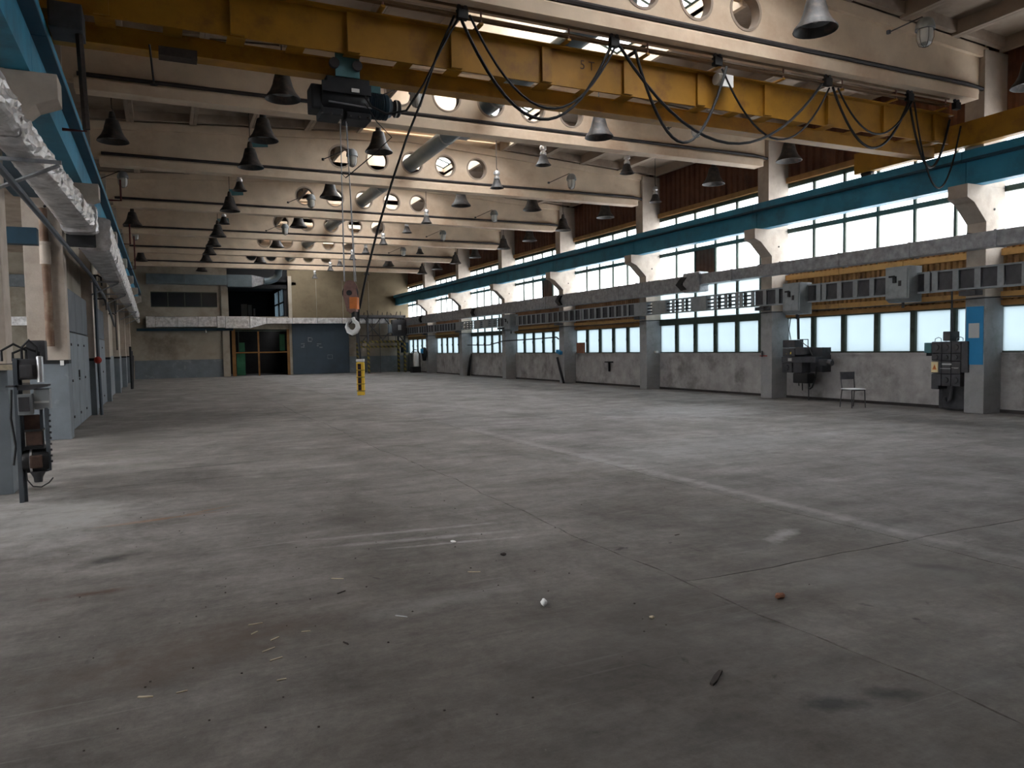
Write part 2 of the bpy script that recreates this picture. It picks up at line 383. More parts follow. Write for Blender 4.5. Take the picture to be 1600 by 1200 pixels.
pane_cache = {}
def pane(y, z0, z1, mt, parent, name='pane', dy=.94):
    key = (round(z1-z0, 3), mt.name, dy)
    if key not in pane_cache:
        pane_cache[key] = MB().box(0, .012, 0, dy, 0, z1-z0).mesh('pane', mt)
    o = link(name, pane_cache[key], parent); o.location = (XW+.09, y, z0); return o
GLASSBAY = (1, 4)
ochsheet = mat('ochre_corrugated', (.30, .16, .06), rough=.75, var=.3, scale=4, dark=(.10, .05, .03), damt=.8, dscale=3)
MB().box(XW, XW+.3, BACK, YC(-1)-.2, 1.27, 5.98).build('light_block_infill', mortar, wr)  # unseen near bays walled shut to hold back window light
for k in range(-1, 7):
    y0 = YC(k); y1 = YC(k+1)
    wdw = sempty('window_%d' % (k+5), 'steel framed window bay %s between two right-hand columns' %
                 ('below the ochre sheets' if k not in GLASSBAY else 'glazed from parapet to rail'), 'window')
    fm = MB(); X0, X1 = XW+.04, XW+.14
    rows = [(1.30, 2.24), (3.56, 4.64), (4.76, 5.92)]+([(2.46, 3.50)] if k in GLASSBAY else [])
    for j in range(7):
        yy = y0+.1+j
        wd = .045
        fm.box(X0-.02, X1, yy-wd*1.6, yy+wd*1.3, 1.27, 2.30)
        fm.box(X0, X1, yy-.032, yy+.032, 2.4 if k in GLASSBAY else 3.45, 5.98)
    fm.box(X0-.02, X1, y0, y1+.4, 1.27, 1.31)
    fm.box(X0-.03, X1, y0, y1+.4, 2.24, 2.46 if k in GLASSBAY else 2.34)
    fm.box(X0, X1, y0, y1+.4, 3.5, 3.56)
    fm.box(X0-.02, X1, y0, y1+.4, 4.64, 4.76)
    fm.box(X0, X1, y0, y1+.4, 5.90, 6.0)
    fm.build('frame', frame, wdw)
    for j in range(6):
        ya = y0+.13+j
        for (z0, z1) in rows:
            if (k, j) in ((1, 3), (3, 2)) and z0 == 3.56:
                corrugated(ya, ya+.94, z0, z1, XW+.07, rustm, wdw, .16, .02, 'rust_panel')
                continue
            pane(ya, z0, z1, glass_low if z1 < 2.3 else glass_mid if z1 < 3.6 else glass_up, wdw)
    if k >= -1:
        for j in range(1, 6):                                # casement handles on the lower mullions
            MB().cbox((X0-.04, y0+.1+j, 1.80), (.03, .035, .10)).build('handle', frame, wdw)
    if k not in GLASSBAY:
        corrugated(y0+.05, y1+.4, 2.34, 3.52, XW+.02, ochsheet if k in (0, -1) else rustcor, wr, .14, .05, 'corrugated_panel')
        for (z0, z1) in ((3.31, 3.45), (2.42, 2.56)):
            for j in range(3):
                MB().box(XW-.06, XW+.02, y0+.45+j*1.86, y0+.45+j*1.86+1.85, z0, z1).build('cladding_rail', ochre, wr, bevel=.008)
        MB().box(XW-.05, XW+.02, y0+.4, y1, 2.27, 2.38).build('cladding_rail', orange, wr)
    corrugated(y0+.05, y1+.4, 6.18, 7.75, XW+.02, rustm, wr, .25, .05, 'corrugated_panel')
    MB().box(XW-.05, XW+.1, y0+.4, y1, 6.02, 6.17).build('cladding_rail', orange, wr)

# ------------------------------------------------------------------ end wall
wb = sempty('wall_back', 'far end wall with grey dado', 'wall')
E0 = END
def wallbox(x0, x1, z0, z1, mt, name='wall_panel', d=.3, y=E0, par=None): return MB().box(x0, x1, y, y+d, z0, z1).build(name, mt, par or wb)
# left part with a strip of dark windows
wallbox(-1.6, 3.95, 0, 1.15, bluegrey, 'dado', .32, E0-.02)
wallbox(-1.6, 3.95, 1.15, 2.95, wallb); wallbox(-1.6, 3.95, 2.95, 4.48, wallb)
wallbox(-1.6, -.55, 4.48, 5.45, wallb); wallbox(3.32, 3.95, 4.48, 5.45, wallb); wallbox(-1.6, 3.95, 5.45, 8.1, wallb)
wallbox(3.55, 3.98, 0, 6.0, wallb, 'pilaster', .25, E0-.15)
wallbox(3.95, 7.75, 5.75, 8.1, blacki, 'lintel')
wallbox(3.95, 7.9, 3.06, 3.9, wallb, 'lintel')
wallbox(7.72, XW, 3.5, 8.1, olive); wallbox(7.72, 11.75, 0, 3.5, wallb)
wallbox(11.75, XW, 1.15, 3.5, wallb); wallbox(11.75, XW, 0, 1.15, bluegrey, 'dado', .32, E0-.02)
wallbox(7.75, 7.98, 0, 6.6, wallb, 'pilaster', .2, E0-.12)
for x in (9.6, 11.4, 13.2): wallbox(x, x+.03, 3.5, 6.4, wallb, 'joint_strip', .02, E0-.02)
wallbox(11.8, XW, 2.55, 2.60, conduitm, 'ledge', .05, E0-.05)
# dark room behind the opening
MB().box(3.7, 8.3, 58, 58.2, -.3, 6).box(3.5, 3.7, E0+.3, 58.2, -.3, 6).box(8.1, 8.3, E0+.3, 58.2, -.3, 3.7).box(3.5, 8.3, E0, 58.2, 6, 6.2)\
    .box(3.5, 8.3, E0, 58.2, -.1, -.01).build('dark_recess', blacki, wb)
w8 = sempty('window_12', 'dark strip window high in the far wall', 'window')
f = MB()
for j in range(5): f.box(-.57+j*.975, -.52+j*.975, E0+.03, E0+.1, 4.48, 5.45)
f.box(-.55, 3.35, E0+.03, E0+.1, 4.48, 4.53).box(-.55, 3.35, E0+.03, E0+.1, 5.4, 5.45).build('frame', frame, w8)
for j in range(4): MB().box(-.52+j*.975, .405+j*.975, E0+.06, E0+.075, 4.53, 5.4).build('pane', glass_dark, w8)
# inner partition windows seen through the upper opening
w9 = sempty('window_13', 'dim bluish partition windows inside the upper opening', 'window')
bluegl = glassmat('dim_blue_glass', (.24, .29, .32), .5, .3)
for a in range(2):
    for b_ in range(5):
        for c_ in range(2):
            MB().box(7.55-.01, 7.55+.01, 52.3+a*2.4+b_*.42, 52.3+a*2.4+b_*.42+.36, 4.0+c_*.95, 4.0+c_*.95+(.85), None).build('pane', bluegl, w9)
fb = MB()
for yy in (52.2, 54.42, 54.62, 56.85): fb.box(7.5, 7.6, yy, yy+.12, 3.9, 5.95)
fb.box(7.5, 7.75, E0+.05, 52.32, 3.7, 6.0).box(7.5, 7.6, E0+.3, 58, 5.78, 6.0).box(7.5, 7.6, E0+.3, 58, 3.7, 4.0).box(7.5, 7.6, E0+.3, 58, 4.85, 4.95).box(7.5, 7.6, 56.85, 58, 3.9, 6).box(7.5, 7.6, E0+.3, 52.2, 3.9, 6)
for a in range(2):
    for b_ in range(5): fb.box(7.52, 7.58, 52.3+a*2.4+b_*.42+.36, 52.3+a*2.4+b_*.42+.42, 3.95, 5.9)
fb.build('frame', blacki, w9)
for (xa, xb, za, zb) in ((5.05, 5.45, 4.05, 4.9), (5.5, 5.75, 4.1, 4.85), (5.85, 5.98, 4.1, 4.6)):
    wallbox(xa, xb, za, zb, bluegl, 'hanging_sheet', .03, 55.0)

oldyel = mat('faded_yellow_paint', (.20, .10, .03), rough=.7, var=.25, scale=2)
# yellow framed opening with mesh gate in the middle
g1 = empty('gate_frame', 'yellow framed doorway with crossed bars and a dark room behind', 'gate frame', (4.33, E0, 0))
def gp(name, a, b_, z0, z1, mt, y=-.1, d=.12):
    return MB().box(a, b_, y, y+d, z0, z1).build(name, mt, g1)
gp('jamb', -.22, 0, 0, 3.05, oldyel); gp('jamb', 3.25, 3.45, 0, 3.05, oldyel)
gp('head_bar', 0, 3.25, 2.92, 3.0, frame)
gp('post', 1.38, 1.48, 0, 2.95, oldyel); gp('cross_bar', 0, 3.25, 1.50, 1.58, oldyel); gp('post', .18, .22, 1.58, 2.95, frame)
gp('green_panel', .05, .58, .05, 1.48, greenm, .0, .03); gp('green_panel', .25, .6, 1.6, 2.2, greenm, .3, .03)
gp('green_panel', 2.85, 3.2, 1.62, 2.75, greenm, .5, .03)
gd = empty('sliding_gate', 'wide dark blue-grey sliding gate with faint white marks', 'gate', (7.92, E0-.18, 0))
for j in range(2):
    MB().box(j*1.89, j*1.89+1.88, 0, .08, .02, 3.45).build('gate_leaf', gatem, gd, bevel=.01)
for j in range(5): MB().box(j*.945-.015 if j else 0, j*.945+.015, -.012, 0, .02, 3.45).build('rib', gatem, gd)
MB().box(-.1, 3.9, -.03, .12, 3.45, 3.55).build('track', conduitm, gd)
for (x, z, wd, h) in ((1.06, 2.45, .22, .05), (1.06, 2.20, .22, .05), (1.02, 2.2, .04, .3), (1.28, 2.3, .04, .15), (.55, 2.05, .25, .04), (.55, 1.82, .22, .05), (.72, 1.9, .06, .1),
                      (1.62, 2.02, .28, .05), (1.6, 1.9, .12, .05), (1.78, 1.78, .2, .06), (2.3, 1.28, .34, .02), (2.3, 1.02, .34, .02), (2.3, 1.02, .02, .28), (2.62, 1.02, .02, .28)):
    MB().box(x, x+wd, -.018, -.012, z, z+h).build('chalk_mark', greypl, gd)

# ------------------------------------------------------------------ left wall and neighbouring nave
wl = sempty('wall_left', 'left wall of plastered bays between the columns', 'wall')
XD = -1.76
for k in range(1, 7):
    y0, y1 = YC(k)+.42, YC(k+1)
    MB().box(-2.2, XD-.06, y0, y1, 2.98, 7.6).build('wall_panel', wallb, wl)
    if k >= 3:
        MB().box(-2.2, XD-.04, y0, y1, 1.5, 2.98).build('wall_panel', wallb, wl)
        MB().box(-2.2, XD-.02, y0, y1, 0, 1.5).build('dado', bluegrey, wl)
MB().box(-2.2, -1.9, BACK, YC(1), 4.7, 7.6).build('wall_panel', wallb, wl)
MB().box(-20, 16.4, BACK-.3, BACK, -.2, 8.2).build('rear_panel', mortar, wl)
# neighbouring nave
wo = sempty('wall_outer', 'outer wall of the neighbouring nave', 'wall')
MB().box(-19.3, -19, BACK, END, 0, 2).box(-19.3, -19, BACK, END, 4.6, 7.8).build('wall_panel', wallb, wo)
for k in range(10): MB().box(-19.25, -19.2, BACK+k*6.5+.1, BACK+k*6.5+6.4, 2, 4.6).build('pane', glass_up, wo)  # unseen outer panes, added to give light from the left
MB().box(-20, -1.6, END, END+.3, 0, 8).build('end_panel', wallb, wo)
MB().box(-9, -6.6, END-.3, END, 5.6, 6.3).build('blue_band', bluegrey, wo)
MB().box(-9, -6.6, END-.5, END, 3.35, 3.85).build('foil_band', foil, wo)

def door_leaf(name, label, y0, y1, z1):
    d = empty(name, label, 'door', (XD, y0, 0))
    n = 4; w_ = (y1-y0)/n
    for j in range(n):
        MB().box(0, .05, j*w_+.01, (j+1)*w_-.01, .02, 2.02).build('lower_panel', bluegrey, d, bevel=.01)
        MB().box(0, .045, j*w_+.01, (j+1)*w_-.01, 2.05, z1).build('upper_panel', darkgrey, d, bevel=.01)
        for z in (.25, 1.0, 1.75): MB().box(.05, .065, j*w_+.05, j*w_+.16, z, z+.05).build('hinge', conduitm, d)
    MB().box(-.04, .0, 0, y1-y0, 0, z1).build('backing', conduitm, d)
    MB().cbox((.075, 2*w_-.12, 1.15), (.03, .03, .16)).build('handle', conduitm, d)
    return d
darkgrey = mat('dark_grey_door_paint', (.085, .10, .115), rough=.6, var=.15, scale=2)
door_leaf('folding_door', 'grey folding metal door between first and second complete left columns', YC(1)+.45, YC(2)-.03, 2.93)
door_leaf('folding_door', 'far narrow-looking grey folding metal door behind the second left column', YC(2)+.45, YC(3)-.03, 2.95)

# ------------------------------------------------------------------ columns
def column(k, side):
    s = 1 if side == 'right' else -1
    xf = XR if side == 'right' else XL
    idx = k+1 if side == 'right' else k
    nm = ORD[idx] if idx >= 0 else None
    lab = 'concrete column with crane bracket on the %s, %s from the camera' % ('window side' if s > 0 else 'left side', ORD[max(idx, 0)])
    c = empty('concrete_column', lab, 'column', (xf, YC(k), 0), 'concrete columns along the %s wall' % side)
    dep = .62
    X = lambda a: s*a
    xa, xb = sorted((X(0), X(dep)))
    pb = 1.42 if side == 'left' else 2.45
    MB().box(xa, xb, 0, .42, 0, pb).build('painted_base', bluegrey if side == 'left' else colgrey, c, bevel=.012)
    xa2, xb2 = sorted((X(0), X(dep)))
    MB().box(xa2, xb2, .003, .417, pb, 4.70).build('shaft', colup, c, bevel=.012)
    xa3, xb3 = sorted((X(-.12), X(dep)))
    MB().box(xa3, xb3, .003, .417, 4.70, 7.45).build('upper_shaft', colup, c, bevel=.012)
    pts = [(X(0), 3.98), (X(-.40), 4.36), (X(-.62), 4.45), (X(-.62), 4.72), (X(.1), 4.72), (X(.1), 3.98)]
    MB().prism(pts, 1, -.002, .422).build('bracket', colup, c, bevel=.01)
    if side == 'left': MB().box(-.64, .006, -.006, .43, 1.40, 1.47).build('paint_line', black, c)
    MB().lathe([(0, 0), (.025, 0), (.025, .01), (0, .01)], (X(.25), -.002, 4.25), 8, Matrix.Rotation(pi/2, 3, 'X')).build('bolt_hole', black, c)
    return c
cols = {}
for k in range(-1, 8): cols['r', k] = column(k, 'right')
for k in range(0, 8): cols['l', k] = column(k, 'left')
# white switch plate on the dark line of the nearest complete left column
t = MB().box(-1.71, -1.65, YC(1)-.02, YC(1)-.004, 1.37, 1.46).build('switch_plate', white); tag(t, 'small white plate on the dark paint line of the left column', 'plate')

# blue board on the near right column
bd = empty('blue_board', 'blue notice board on the near window-side column', 'notice board', (XR-.012, YC(0)+.02, 1.03))
MB().box(0, .012, 0, .37, 0, 1.22).build('board', blueb, bd); MB().box(-.006, 0, .08, .31, .56, .87).build('paper', paper, bd, label='pale grey sheet of paper')

# ------------------------------------------------------------------ crane runway beams
def runway(side):
    s = 1 if side == 'right' else -1; xf = XR if s > 0 else XL
    t = empty('crane_rail_beam', 'long blue crane runway beam on the %s brackets' % ('window-side' if s > 0 else 'left-hand'), 'crane rail beam', (0, 0, 0), 'blue crane runway beams')
    lo = 4.725
    X = lambda a: xf-s*a
    y = BACK+.3; ks = list(range(-2, 8))
    cuts = [YC(k)+.21 for k in range(-2, 8)]
    for a, b_ in zip(cuts[:-1], cuts[1:]):
        if b_ <= a: continue
        x0, x1 = sorted((X(.36), X(.08))); MB().box(x0, x1, a+.008, b_-.008, lo, 5.2).build('beam_length', blue, t)
        x0, x1 = sorted((X(.52), X(-.0)))
        MB().box(x0, x1, a+.008, b_-.008, 5.2, 5.24).build('top_flange', darkblue, t)
        x0, x1 = sorted((X(.50), X(.40)))
        MB().box(x0, x1, a+.008, b_-.008, 5.24, 5.41).build('edge_channel', blue, t)
    x0, x1 = sorted((X(.26), X(.19))); MB().box(x0, x1, BACK+.3, YC(7)+.2, 5.24, 5.38).build('rail', conduitm, t)
    return t
runway('right'); runway('left')

# ------------------------------------------------------------------ roof girders
HOLES = [4.9, 6.0, 7.08, 8.15, 9.2]
def girder_web():
    cu = bpy.data.curves.new('web', 'CURVE'); cu.dimensions = '2D'; cu.fill_mode = 'BOTH'; cu.extrude = .09
    def poly(pts):
        sp = cu.splines.new('POLY'); sp.points.add(len(pts)-1); sp.use_cyclic_u = True
        for q, p in zip(sp.points, pts): q.co = (p[0], p[1], 0, 1)
    poly([(XL-.05, 6.6), (XR+.05, 6.6), (XR+.05, topz(XR)), (RX, topz(RX)), (XL-.05, topz(XL))])
    for h in HOLES: poly([(h+.32*cos(2*pi*i/28), 7.2+.32*sin(2*pi*i/28)) for i in range(28)])
    o = bpy.data.objects.new('tmp', cu); C.objects.link(o)
    me = bpy.data.meshes.new_from_object(o.evaluated_get(bpy.context.evaluated_depsgraph_get()))
    bpy.data.objects.remove(o)
    me.transform(Matrix.Rotation(pi/2, 4, 'X')); me.materials.clear(); me.materials.append(beige)
    return me
bpy.context.view_layer.update()
webme = girder_web()
fm = MB()
pts = [(-.2, 6.43), (.16, 6.43), (.16, 6.62), (.10, 6.72), (-.10, 6.72), (-.2, 6.62)]
fm.add([(XL+.3, y, z) for y, z in pts]+[(XR-.3, y, z) for y, z in pts],
       [(0, 1, 2, 3, 4, 5), (11, 10, 9, 8, 7, 6)]+[(i, (i+1) % 6, 6+(i+1) % 6, 6+i) for i in range(6)])
flme = fm.mesh('bottom_flange', beige)
tm = MB()
for a, b_ in ((XL-.05, RX), (RX, XR+.05)):
    za, zb = topz(a), topz(b_)
    tm.add([(a, -.17, za-.2), (a, .17, za-.2), (a, .17, za), (a, -.17, za), (b_, -.17, zb-.2), (b_, .17, zb-.2), (b_, .17, zb), (b_, -.17, zb)],
           [(0, 1, 2, 3), (7, 6, 5, 4), (0, 4, 5, 1), (1, 5, 6, 2), (2, 6, 7, 3), (3, 7, 4, 0)])
tpme = tm.mesh('top_flange', beige)
cdme = MB().tube([(XL+.35, -.16, 6.71), (1, -.15, 6.71), (7, -.15, 6.72), (XR-.6, -.15, 6.71), (XR-.1, -.16, 6.66)], .042, 6).mesh('conduit', conduitm)
rgme = MB().lathe([(.30, -.1), (.345, -.1), (.345, .1), (.30, .1), (.30, -.1)], (0, 0, 0), 28, Matrix.Rotation(pi/2, 3, 'X')).mesh('hole_rim', slabm, True)
GN = ['unseen rear', 'unseen middle', 'unseen overhead', 'nearest visible', 'second visible', 'third visible', 'fourth visible', 'fifth visible', 'sixth visible', 'farthest visible']
for k in range(-2, 7):
    gdr = empty('roof_girder', '%s concrete roof girder with round web holes' % GN[k+3], 'roof girder', (0, YC(k)+.21, 0), 'concrete roof girders')
    link('web', webme, gdr); link('bottom_flange', flme, gdr); link('top_flange', tpme, gdr); link('conduit', cdme, gdr, 'dark conduit')
    for h in HOLES:
        o = link('hole_rim', rgme, gdr); o.location = (h, 0, 7.2)

# ------------------------------------------------------------------ ceiling panels and skylights
ceil = sempty('ceiling', 'ceiling of ribbed concrete roof panels', 'ceiling')
pm = MB(); W, L, sl = 1.5, 5.64, .058
def ppanel(sgn):
    mb = MB()
    def bx(x0, x1, y0, y1, z0, z1):
        sh = lambda x: -sgn*sl*(x)
        mb.add([(x, y, z+sh(x)) for x in (x0, x1) for y in (y0, y1) for z in (z0, z1)],
               [(0, 1, 3, 2), (4, 6, 7, 5), (0, 4, 5, 1), (2, 3, 7, 6), (0, 2, 6, 4), (1, 5, 7, 3)])
    bx(.005, W-.005, 0, L, .27, .34)
    bx(.005, .09, 0, L, 0, .27); bx(W-.09, W-.005, 0, L, 0, .27)
    bx(.09, W-.09, 0, .12, .05, .27); bx(.09, W-.09, L-.12, L, .05, .27); bx(.09, W-.09, L/2-.05, L/2+.05, .12, .27)
    return mb.mesh('ceiling_panel', slabm)
pr, pl_ = ppanel(1), ppanel(-1)
for k in range(-3, 7):
    y0 = YC(k)+.21+.18
    for j in range(12):
        x = RX-9+j*1.5
        if k >= -1 and j in (5, 6, 7): continue
        right = x >= RX-.01
        o = link('ceiling_panel', pr if right else pl_, ceil)
        o.location = (x, y0, (topz(x) if right else topz(x))-.02)
MB().box(-20, -12.2, BACK, END, 7.6, 7.9).build('side_roof', slabm, ceil)
MB().box(-7.2, -2.1, BACK, END, 7.6, 7.9).build('side_roof', slabm, ceil)
MB().box(-12.2, -7.2, BACK, BACK+12, 7.6, 7.9).box(-12.2, -7.2, BACK+24, END, 7.6, 7.9).build('side_roof', slabm, ceil)
for k in range(2, 4):
    for j in range(4): MB().box(-12.2+j*1.25, -10.97+j*1.25, BACK+k*6+.6, BACK+k*6+6, 7.92, 7.94).build('added_side_pane', glass_up, ceil)  # unseen roof panes, added to bring in more light from the left
for (a, b_) in ((-3.2, RX-1.5), (RX+3.0, 17.2)):
    za, zb = topz(a)+.33, topz(b_)+.33
    MB().prism([(a, za), (b_, zb), (b_, zb+.1), (a, za+.1)], 1, BACK-.3, END+.4).build('roof_light_seal', slabm, ceil)  # unseen cover added to shut out sky light leaking past the panels
MB().box(RX-1.6, RX+3.1, BACK-.3, YC(-1)+.5, 8.2, 8.5).box(RX-1.6, RX+3.1, YC(7)-.6, END+.4, 8.2, 8.5).build('roof_light_seal', slabm, ceil)
for k in range(-1, 7):
    y0, y1 = YC(k)+.21+.95, YC(k+1)+.21-.95
    xa, xb = RX-1.5, RX+3.0
    sk = sempty('window_%d' % (k+18), 'skylight with sloping panes above the ridge of the roof', 'skylight')
    cb = MB()
    za, zb = topz(xa), topz(xb)
    # flat roof pieces before and behind the curb, curb, end walls, sloped lining on the dark side
    cb.box(xa, xb, YC(k)+.3, y0, 8.1, 8.3).box(xa, xb, y1, YC(k+1)+.2, 8.1, 8.3)
    cb.box(xa-.1, xa, y0-.1, y1+.1, 7.9, 8.75).box(xb, xb+.1, y0-.1, y1+.1, 7.8, 8.45)
    for (a, b_) in ((y0-.1, y0), (y1, y1+.1)):
        cb.prism([(xa, 8.0), (xb, 7.9), (xb, 8.42), (xa+1.7, 9.35), (xa, 8.72)], 1, a, b_)
    cb.add([(xa, y0, 8.72), (xa+1.7, y0, 9.35), (xa+1.7, y1, 9.35), (xa, y1, 8.72), (xa, y0, 8.8), (xa+1.7, y0, 9.43), (xa+1.7, y1, 9.43), (xa, y1, 8.8)],
           [(0, 1, 2, 3), (7, 6, 5, 4), (0, 4, 5, 1), (1, 5, 6, 2), (2, 6, 7, 3), (3, 7, 4, 0)])
    cb.build('curb', beige, sk)
    nb = 6; fr = MB()
    p0, p1 = Vector((xa+1.7, 0, 9.39)), Vector((xb, 0, 8.44))
    for j in range(nb+1):
        yy = y0+(y1-y0)*j/nb
        fr.tube([(p0.x, yy, p0.z), (p1.x, yy, p1.z)], .035, 4)
    for t_ in (0, .5, 1):
        q = p0.lerp(p1, t_); fr.tube([(q.x, y0, q.z), (q.x, y1, q.z)], .035, 4)
    fr.build('frame', frame, sk)
    for j in range(nb):
        for r_ in range(2):
            a, b_ = y0+(y1-y0)*j/nb, y0+(y1-y0)*(j+1)/nb
            q0, q1 = p0.lerp(p1, r_*.5), p0.lerp(p1, r_*.5+.5)
            MB().add([(q0.x, a, q0.z), (q1.x, a, q1.z), (q1.x, b_, q1.z), (q0.x, b_, q0.z), (q0.x, a, q0.z+.01), (q1.x, a, q1.z+.01), (q1.x, b_, q1.z+.01), (q0.x, b_, q0.z+.01)],
                     [(0, 1, 2, 3), (7, 6, 5, 4), (0, 4, 5, 1), (1, 5, 6, 2), (2, 6, 7, 3), (3, 7, 4, 0)]).build('pane', glass_up, sk)

# ------------------------------------------------------------------ round duct through the girders
t = empty('round_duct', 'long round steel duct threaded through the girder holes', 'duct', (7.08, 0, 7.2))
segs = [(10.5, 13.1), (13.1, 15.7), (15.7, 19), (19, 22.3), (22.3, 25.5), (25.5, 28.8), (28.8, 32), (32, 35.2), (35.2, 38.5), (38.5, 42), (42, 45), (45, 49.3)]
for a, b_ in segs:
    MB().tube([(0, a, 0), (0, b_-.03, 0)], .215, 20).build('duct_length', tubem, t, True)
    MB().tube([(0, b_-.05, 0), (0, b_+.01, 0)], .228, 20).build('joint_band', galv, t, True)
for y in (24.2, 30.4, 36.5, 18.4): MB().box(.2, .5, y, y+.45, -.1, .12).build('outlet', galv, t)
# elbow and the rectangular duct on the far wall
MB().tube([(0, 49.2, 0), (0, 50.2, -.05), (0, 50.85, -.25), (0, 51.15, -.6), (-.2, 51.25, -.85), (-.6, 51.3, -1.0), (-.9, 51.3, -1.02)], .23, 18).build('elbow', tubem, t, True)
t = empty('rectangular_duct', 'blue-grey rectangular duct high on the far wall under the roof', 'duct', (0, 51.2, 0))
for (a, b_, z0, z1) in ((-.75, 1.4, 5.88, 6.5), (1.42, 3.9, 5.88, 6.5), (3.92, 5.4, 5.78, 6.55)):
    MB().box(a, b_, 0, .55, z0, z1).build('duct_length', tubem, t, bevel=.01)
MB().add([(5.42, 0, 5.78), (5.42, .55, 5.78), (5.42, .55, 6.55), (5.42, 0, 6.55), (6.2, .05, 6.0), (6.2, .45, 6.0), (6.2, .45, 6.4), (6.2, .05, 6.4)],
         [(0, 1, 2, 3), (7, 6, 5, 4), (0, 4, 5, 1), (1, 5, 6, 2), (2, 6, 7, 3), (3, 7, 4, 0)]).build('taper', galv, t)
# foil duct along the far wall
t = empty('foil_duct', 'silver foil-wrapped duct across the far wall above the gates', 'duct', (0, 51.25, 0), 'foil wrapped ducts')
MB().box(-.85, -.35, 0, .6, 3.2, 3.88).build('end_box', foil, t, bevel=.02, label='smooth bright foil end piece')
for (a, b_) in ((-.33, .9), (.92, 2.1), (2.12, 3.2)): MB().box(a, b_, .02, .58, 3.22, 3.86).build('duct_length', foil, t, bevel=.03)
MB().box(3.22, 3.7, 0, .6, 3.16, 3.9).build('duct_length', foil, t, bevel=.04); MB().box(3.72, 5.2, .02, .58, 3.12, 3.88).build('duct_length', foil, t, bevel=.03)
MB().add([(5.22, 0, 3.12), (5.22, .58, 3.12), (5.22, .58, 3.88), (5.22, 0, 3.88), (6.25, .1, 3.42), (6.25, .5, 3.42), (6.25, .5, 3.82), (6.25, .1, 3.82)],
         [(0, 1, 2, 3), (7, 6, 5, 4), (0, 4, 5, 1), (1, 5, 6, 2), (2, 6, 7, 3), (3, 7, 4, 0)]).build('taper', foil, t)
for a in range(5): MB().box(6.27+a*1.65, 6.27+a*1.65+1.62, .1, .5, 3.42, 3.8).build('duct_length', foil, t, bevel=.02)
t = MB().box(-1.4, 4.2, 51.55, 51.85, 2.98, 3.14).build('steel_beam', darkblue); tag(t, 'dark steel beam under the foil duct on the far wall', 'beam')
t = MB().lathe([(.0, 0), (.06, .01), (.05, .1), (.02, .12), (.02, .2)], (2.55, 51.5, 2.85), 10).build('wall_lamp', white, smooth=True); tag(t, 'tiny white bulb lamp under the beam on the far wall', 'lamp')

# ------------------------------------------------------------------ galvanised duct along the windows
t = empty('window_duct', 'flat galvanised duct running along the window wall', 'duct', (0, 0, 0))
y = BACK+.3; L_ = []
while y < 50.5:
    big = y > 19.4
    b_ = y+1.9
    if y < 18.6 < b_+.9 and y < 18.6: b_ = 18.6
    L_.append((y, b_, big)); y = b_+(.8 if b_ == 18.6 else .02)
for a, b_, big in L_:
    z0, z1 = (3.24, 3.74) if big else (3.42, 3.74)
    MB().box(15.18, 15.5, a, b_, z0, z1).build('duct_length', galv, t, bevel=.012)
    MB().box(15.17, 15.5, b_-.03, b_+.02, z0-.015, z1+.015).build('flange', galv, t)
MB().box(15.12, 15.5, 18.6, 19.42, 3.2, 3.82).build('damper_box', galv, t, bevel=.06)
for yy in (19.2, 27.4, 37.0, 46.0):
    MB().prism([(yy, 3.30), (yy+.28, 3.28), (yy+.55, 3.48), (yy+.28, 3.70), (yy, 3.68), (yy+.25, 3.48)], 0, 15.10, 15.17).build('damper_opening', black, t)
for k in range(-1, 8): MB().bar((15.2, YC(k)+.2, 3.75), (15.6, YC(k)+.2, 3.75), .02, 6).build('hanger', conduitm, t)
# long cable under the duct
t = MB()
for k in range(-1, 7):
    t.tube(catenary((15.45, YC(k), 2.42), (15.45, YC(k+1), 2.42), .03, 6), .012, 5)
t = t.build('wall_cable', black, smooth=True); tag(t, 'thin black cable strung from column to column below the bus trunking', 'cable')

# ------------------------------------------------------------------ bus trunking (ladder like)
t = empty('bus_trunking', 'grey ladder-like bus trunking along the window-side columns', 'bus trunking', (0, 0, 0))
bz0, bz1, bx0, bx1 = 2.60, 3.06, 15.24, 15.42
seglen = 3.0; y = BACK+1
vb = MB().box(bx0, bx0+.02, 0, .13, bz0+.03, bz1-.03).box(bx1-.02, bx1, 0, .13, bz0+.03, bz1-.03).mesh('cover_strip', greypl)
sp = MB().box(bx0-.005, bx1, 0, .62, bz0+.01, bz1-.01).mesh('cover_plate', greypl)
slat = MB()
for z in (bz0+.11, bz0+.22, bz0+.33): slat.box(bx0+.05, bx1-.05, 0, .42, z-.022, z+.022)
slatme = slat.mesh('bus_bars', greyd)
back = MB().box(bx0+.04, bx1-.03, 0, .34, bz0+.03, bz1-.03).mesh('dark_insert', greyd)
n_ = 0
while y < 50.8:
    L1 = min(seglen, 51-y)
    MB().box(bx0, bx1, y, y+L1-.02, bz0, bz0+.035).build('side_rail', greypl, t); MB().box(bx0, bx1, y, y+L1-.02, bz1-.035, bz1).build('side_rail', greypl, t)
    yy = y; j = 0
    while yy < y+L1-.1:
        glz = any(YC(g)+.3 < yy < YC(g+1)-.2 for g in GLASSBAY)
        if (j == 3 and glz) or (j == 1 and n_ % 5 == 4):
            o = link('cover_plate', sp, t); o.location = (0, yy, 0); yy += .62
        else:
            o = link('cover_strip', vb, t); o.location = (0, yy, 0)
            o = link('bus_bars' if glz else 'dark_insert', slatme if glz else back, t); o.location = (0, yy+.11, 0)
            yy += .47
        j += 1
    y += L1; n_ += 1
for k in range(-1, 8):
    MB().box(bx0+.02, XR+.02, YC(k)+.05, YC(k)+.4, bz0-.12, bz0-.02).build('console', greyd, t)
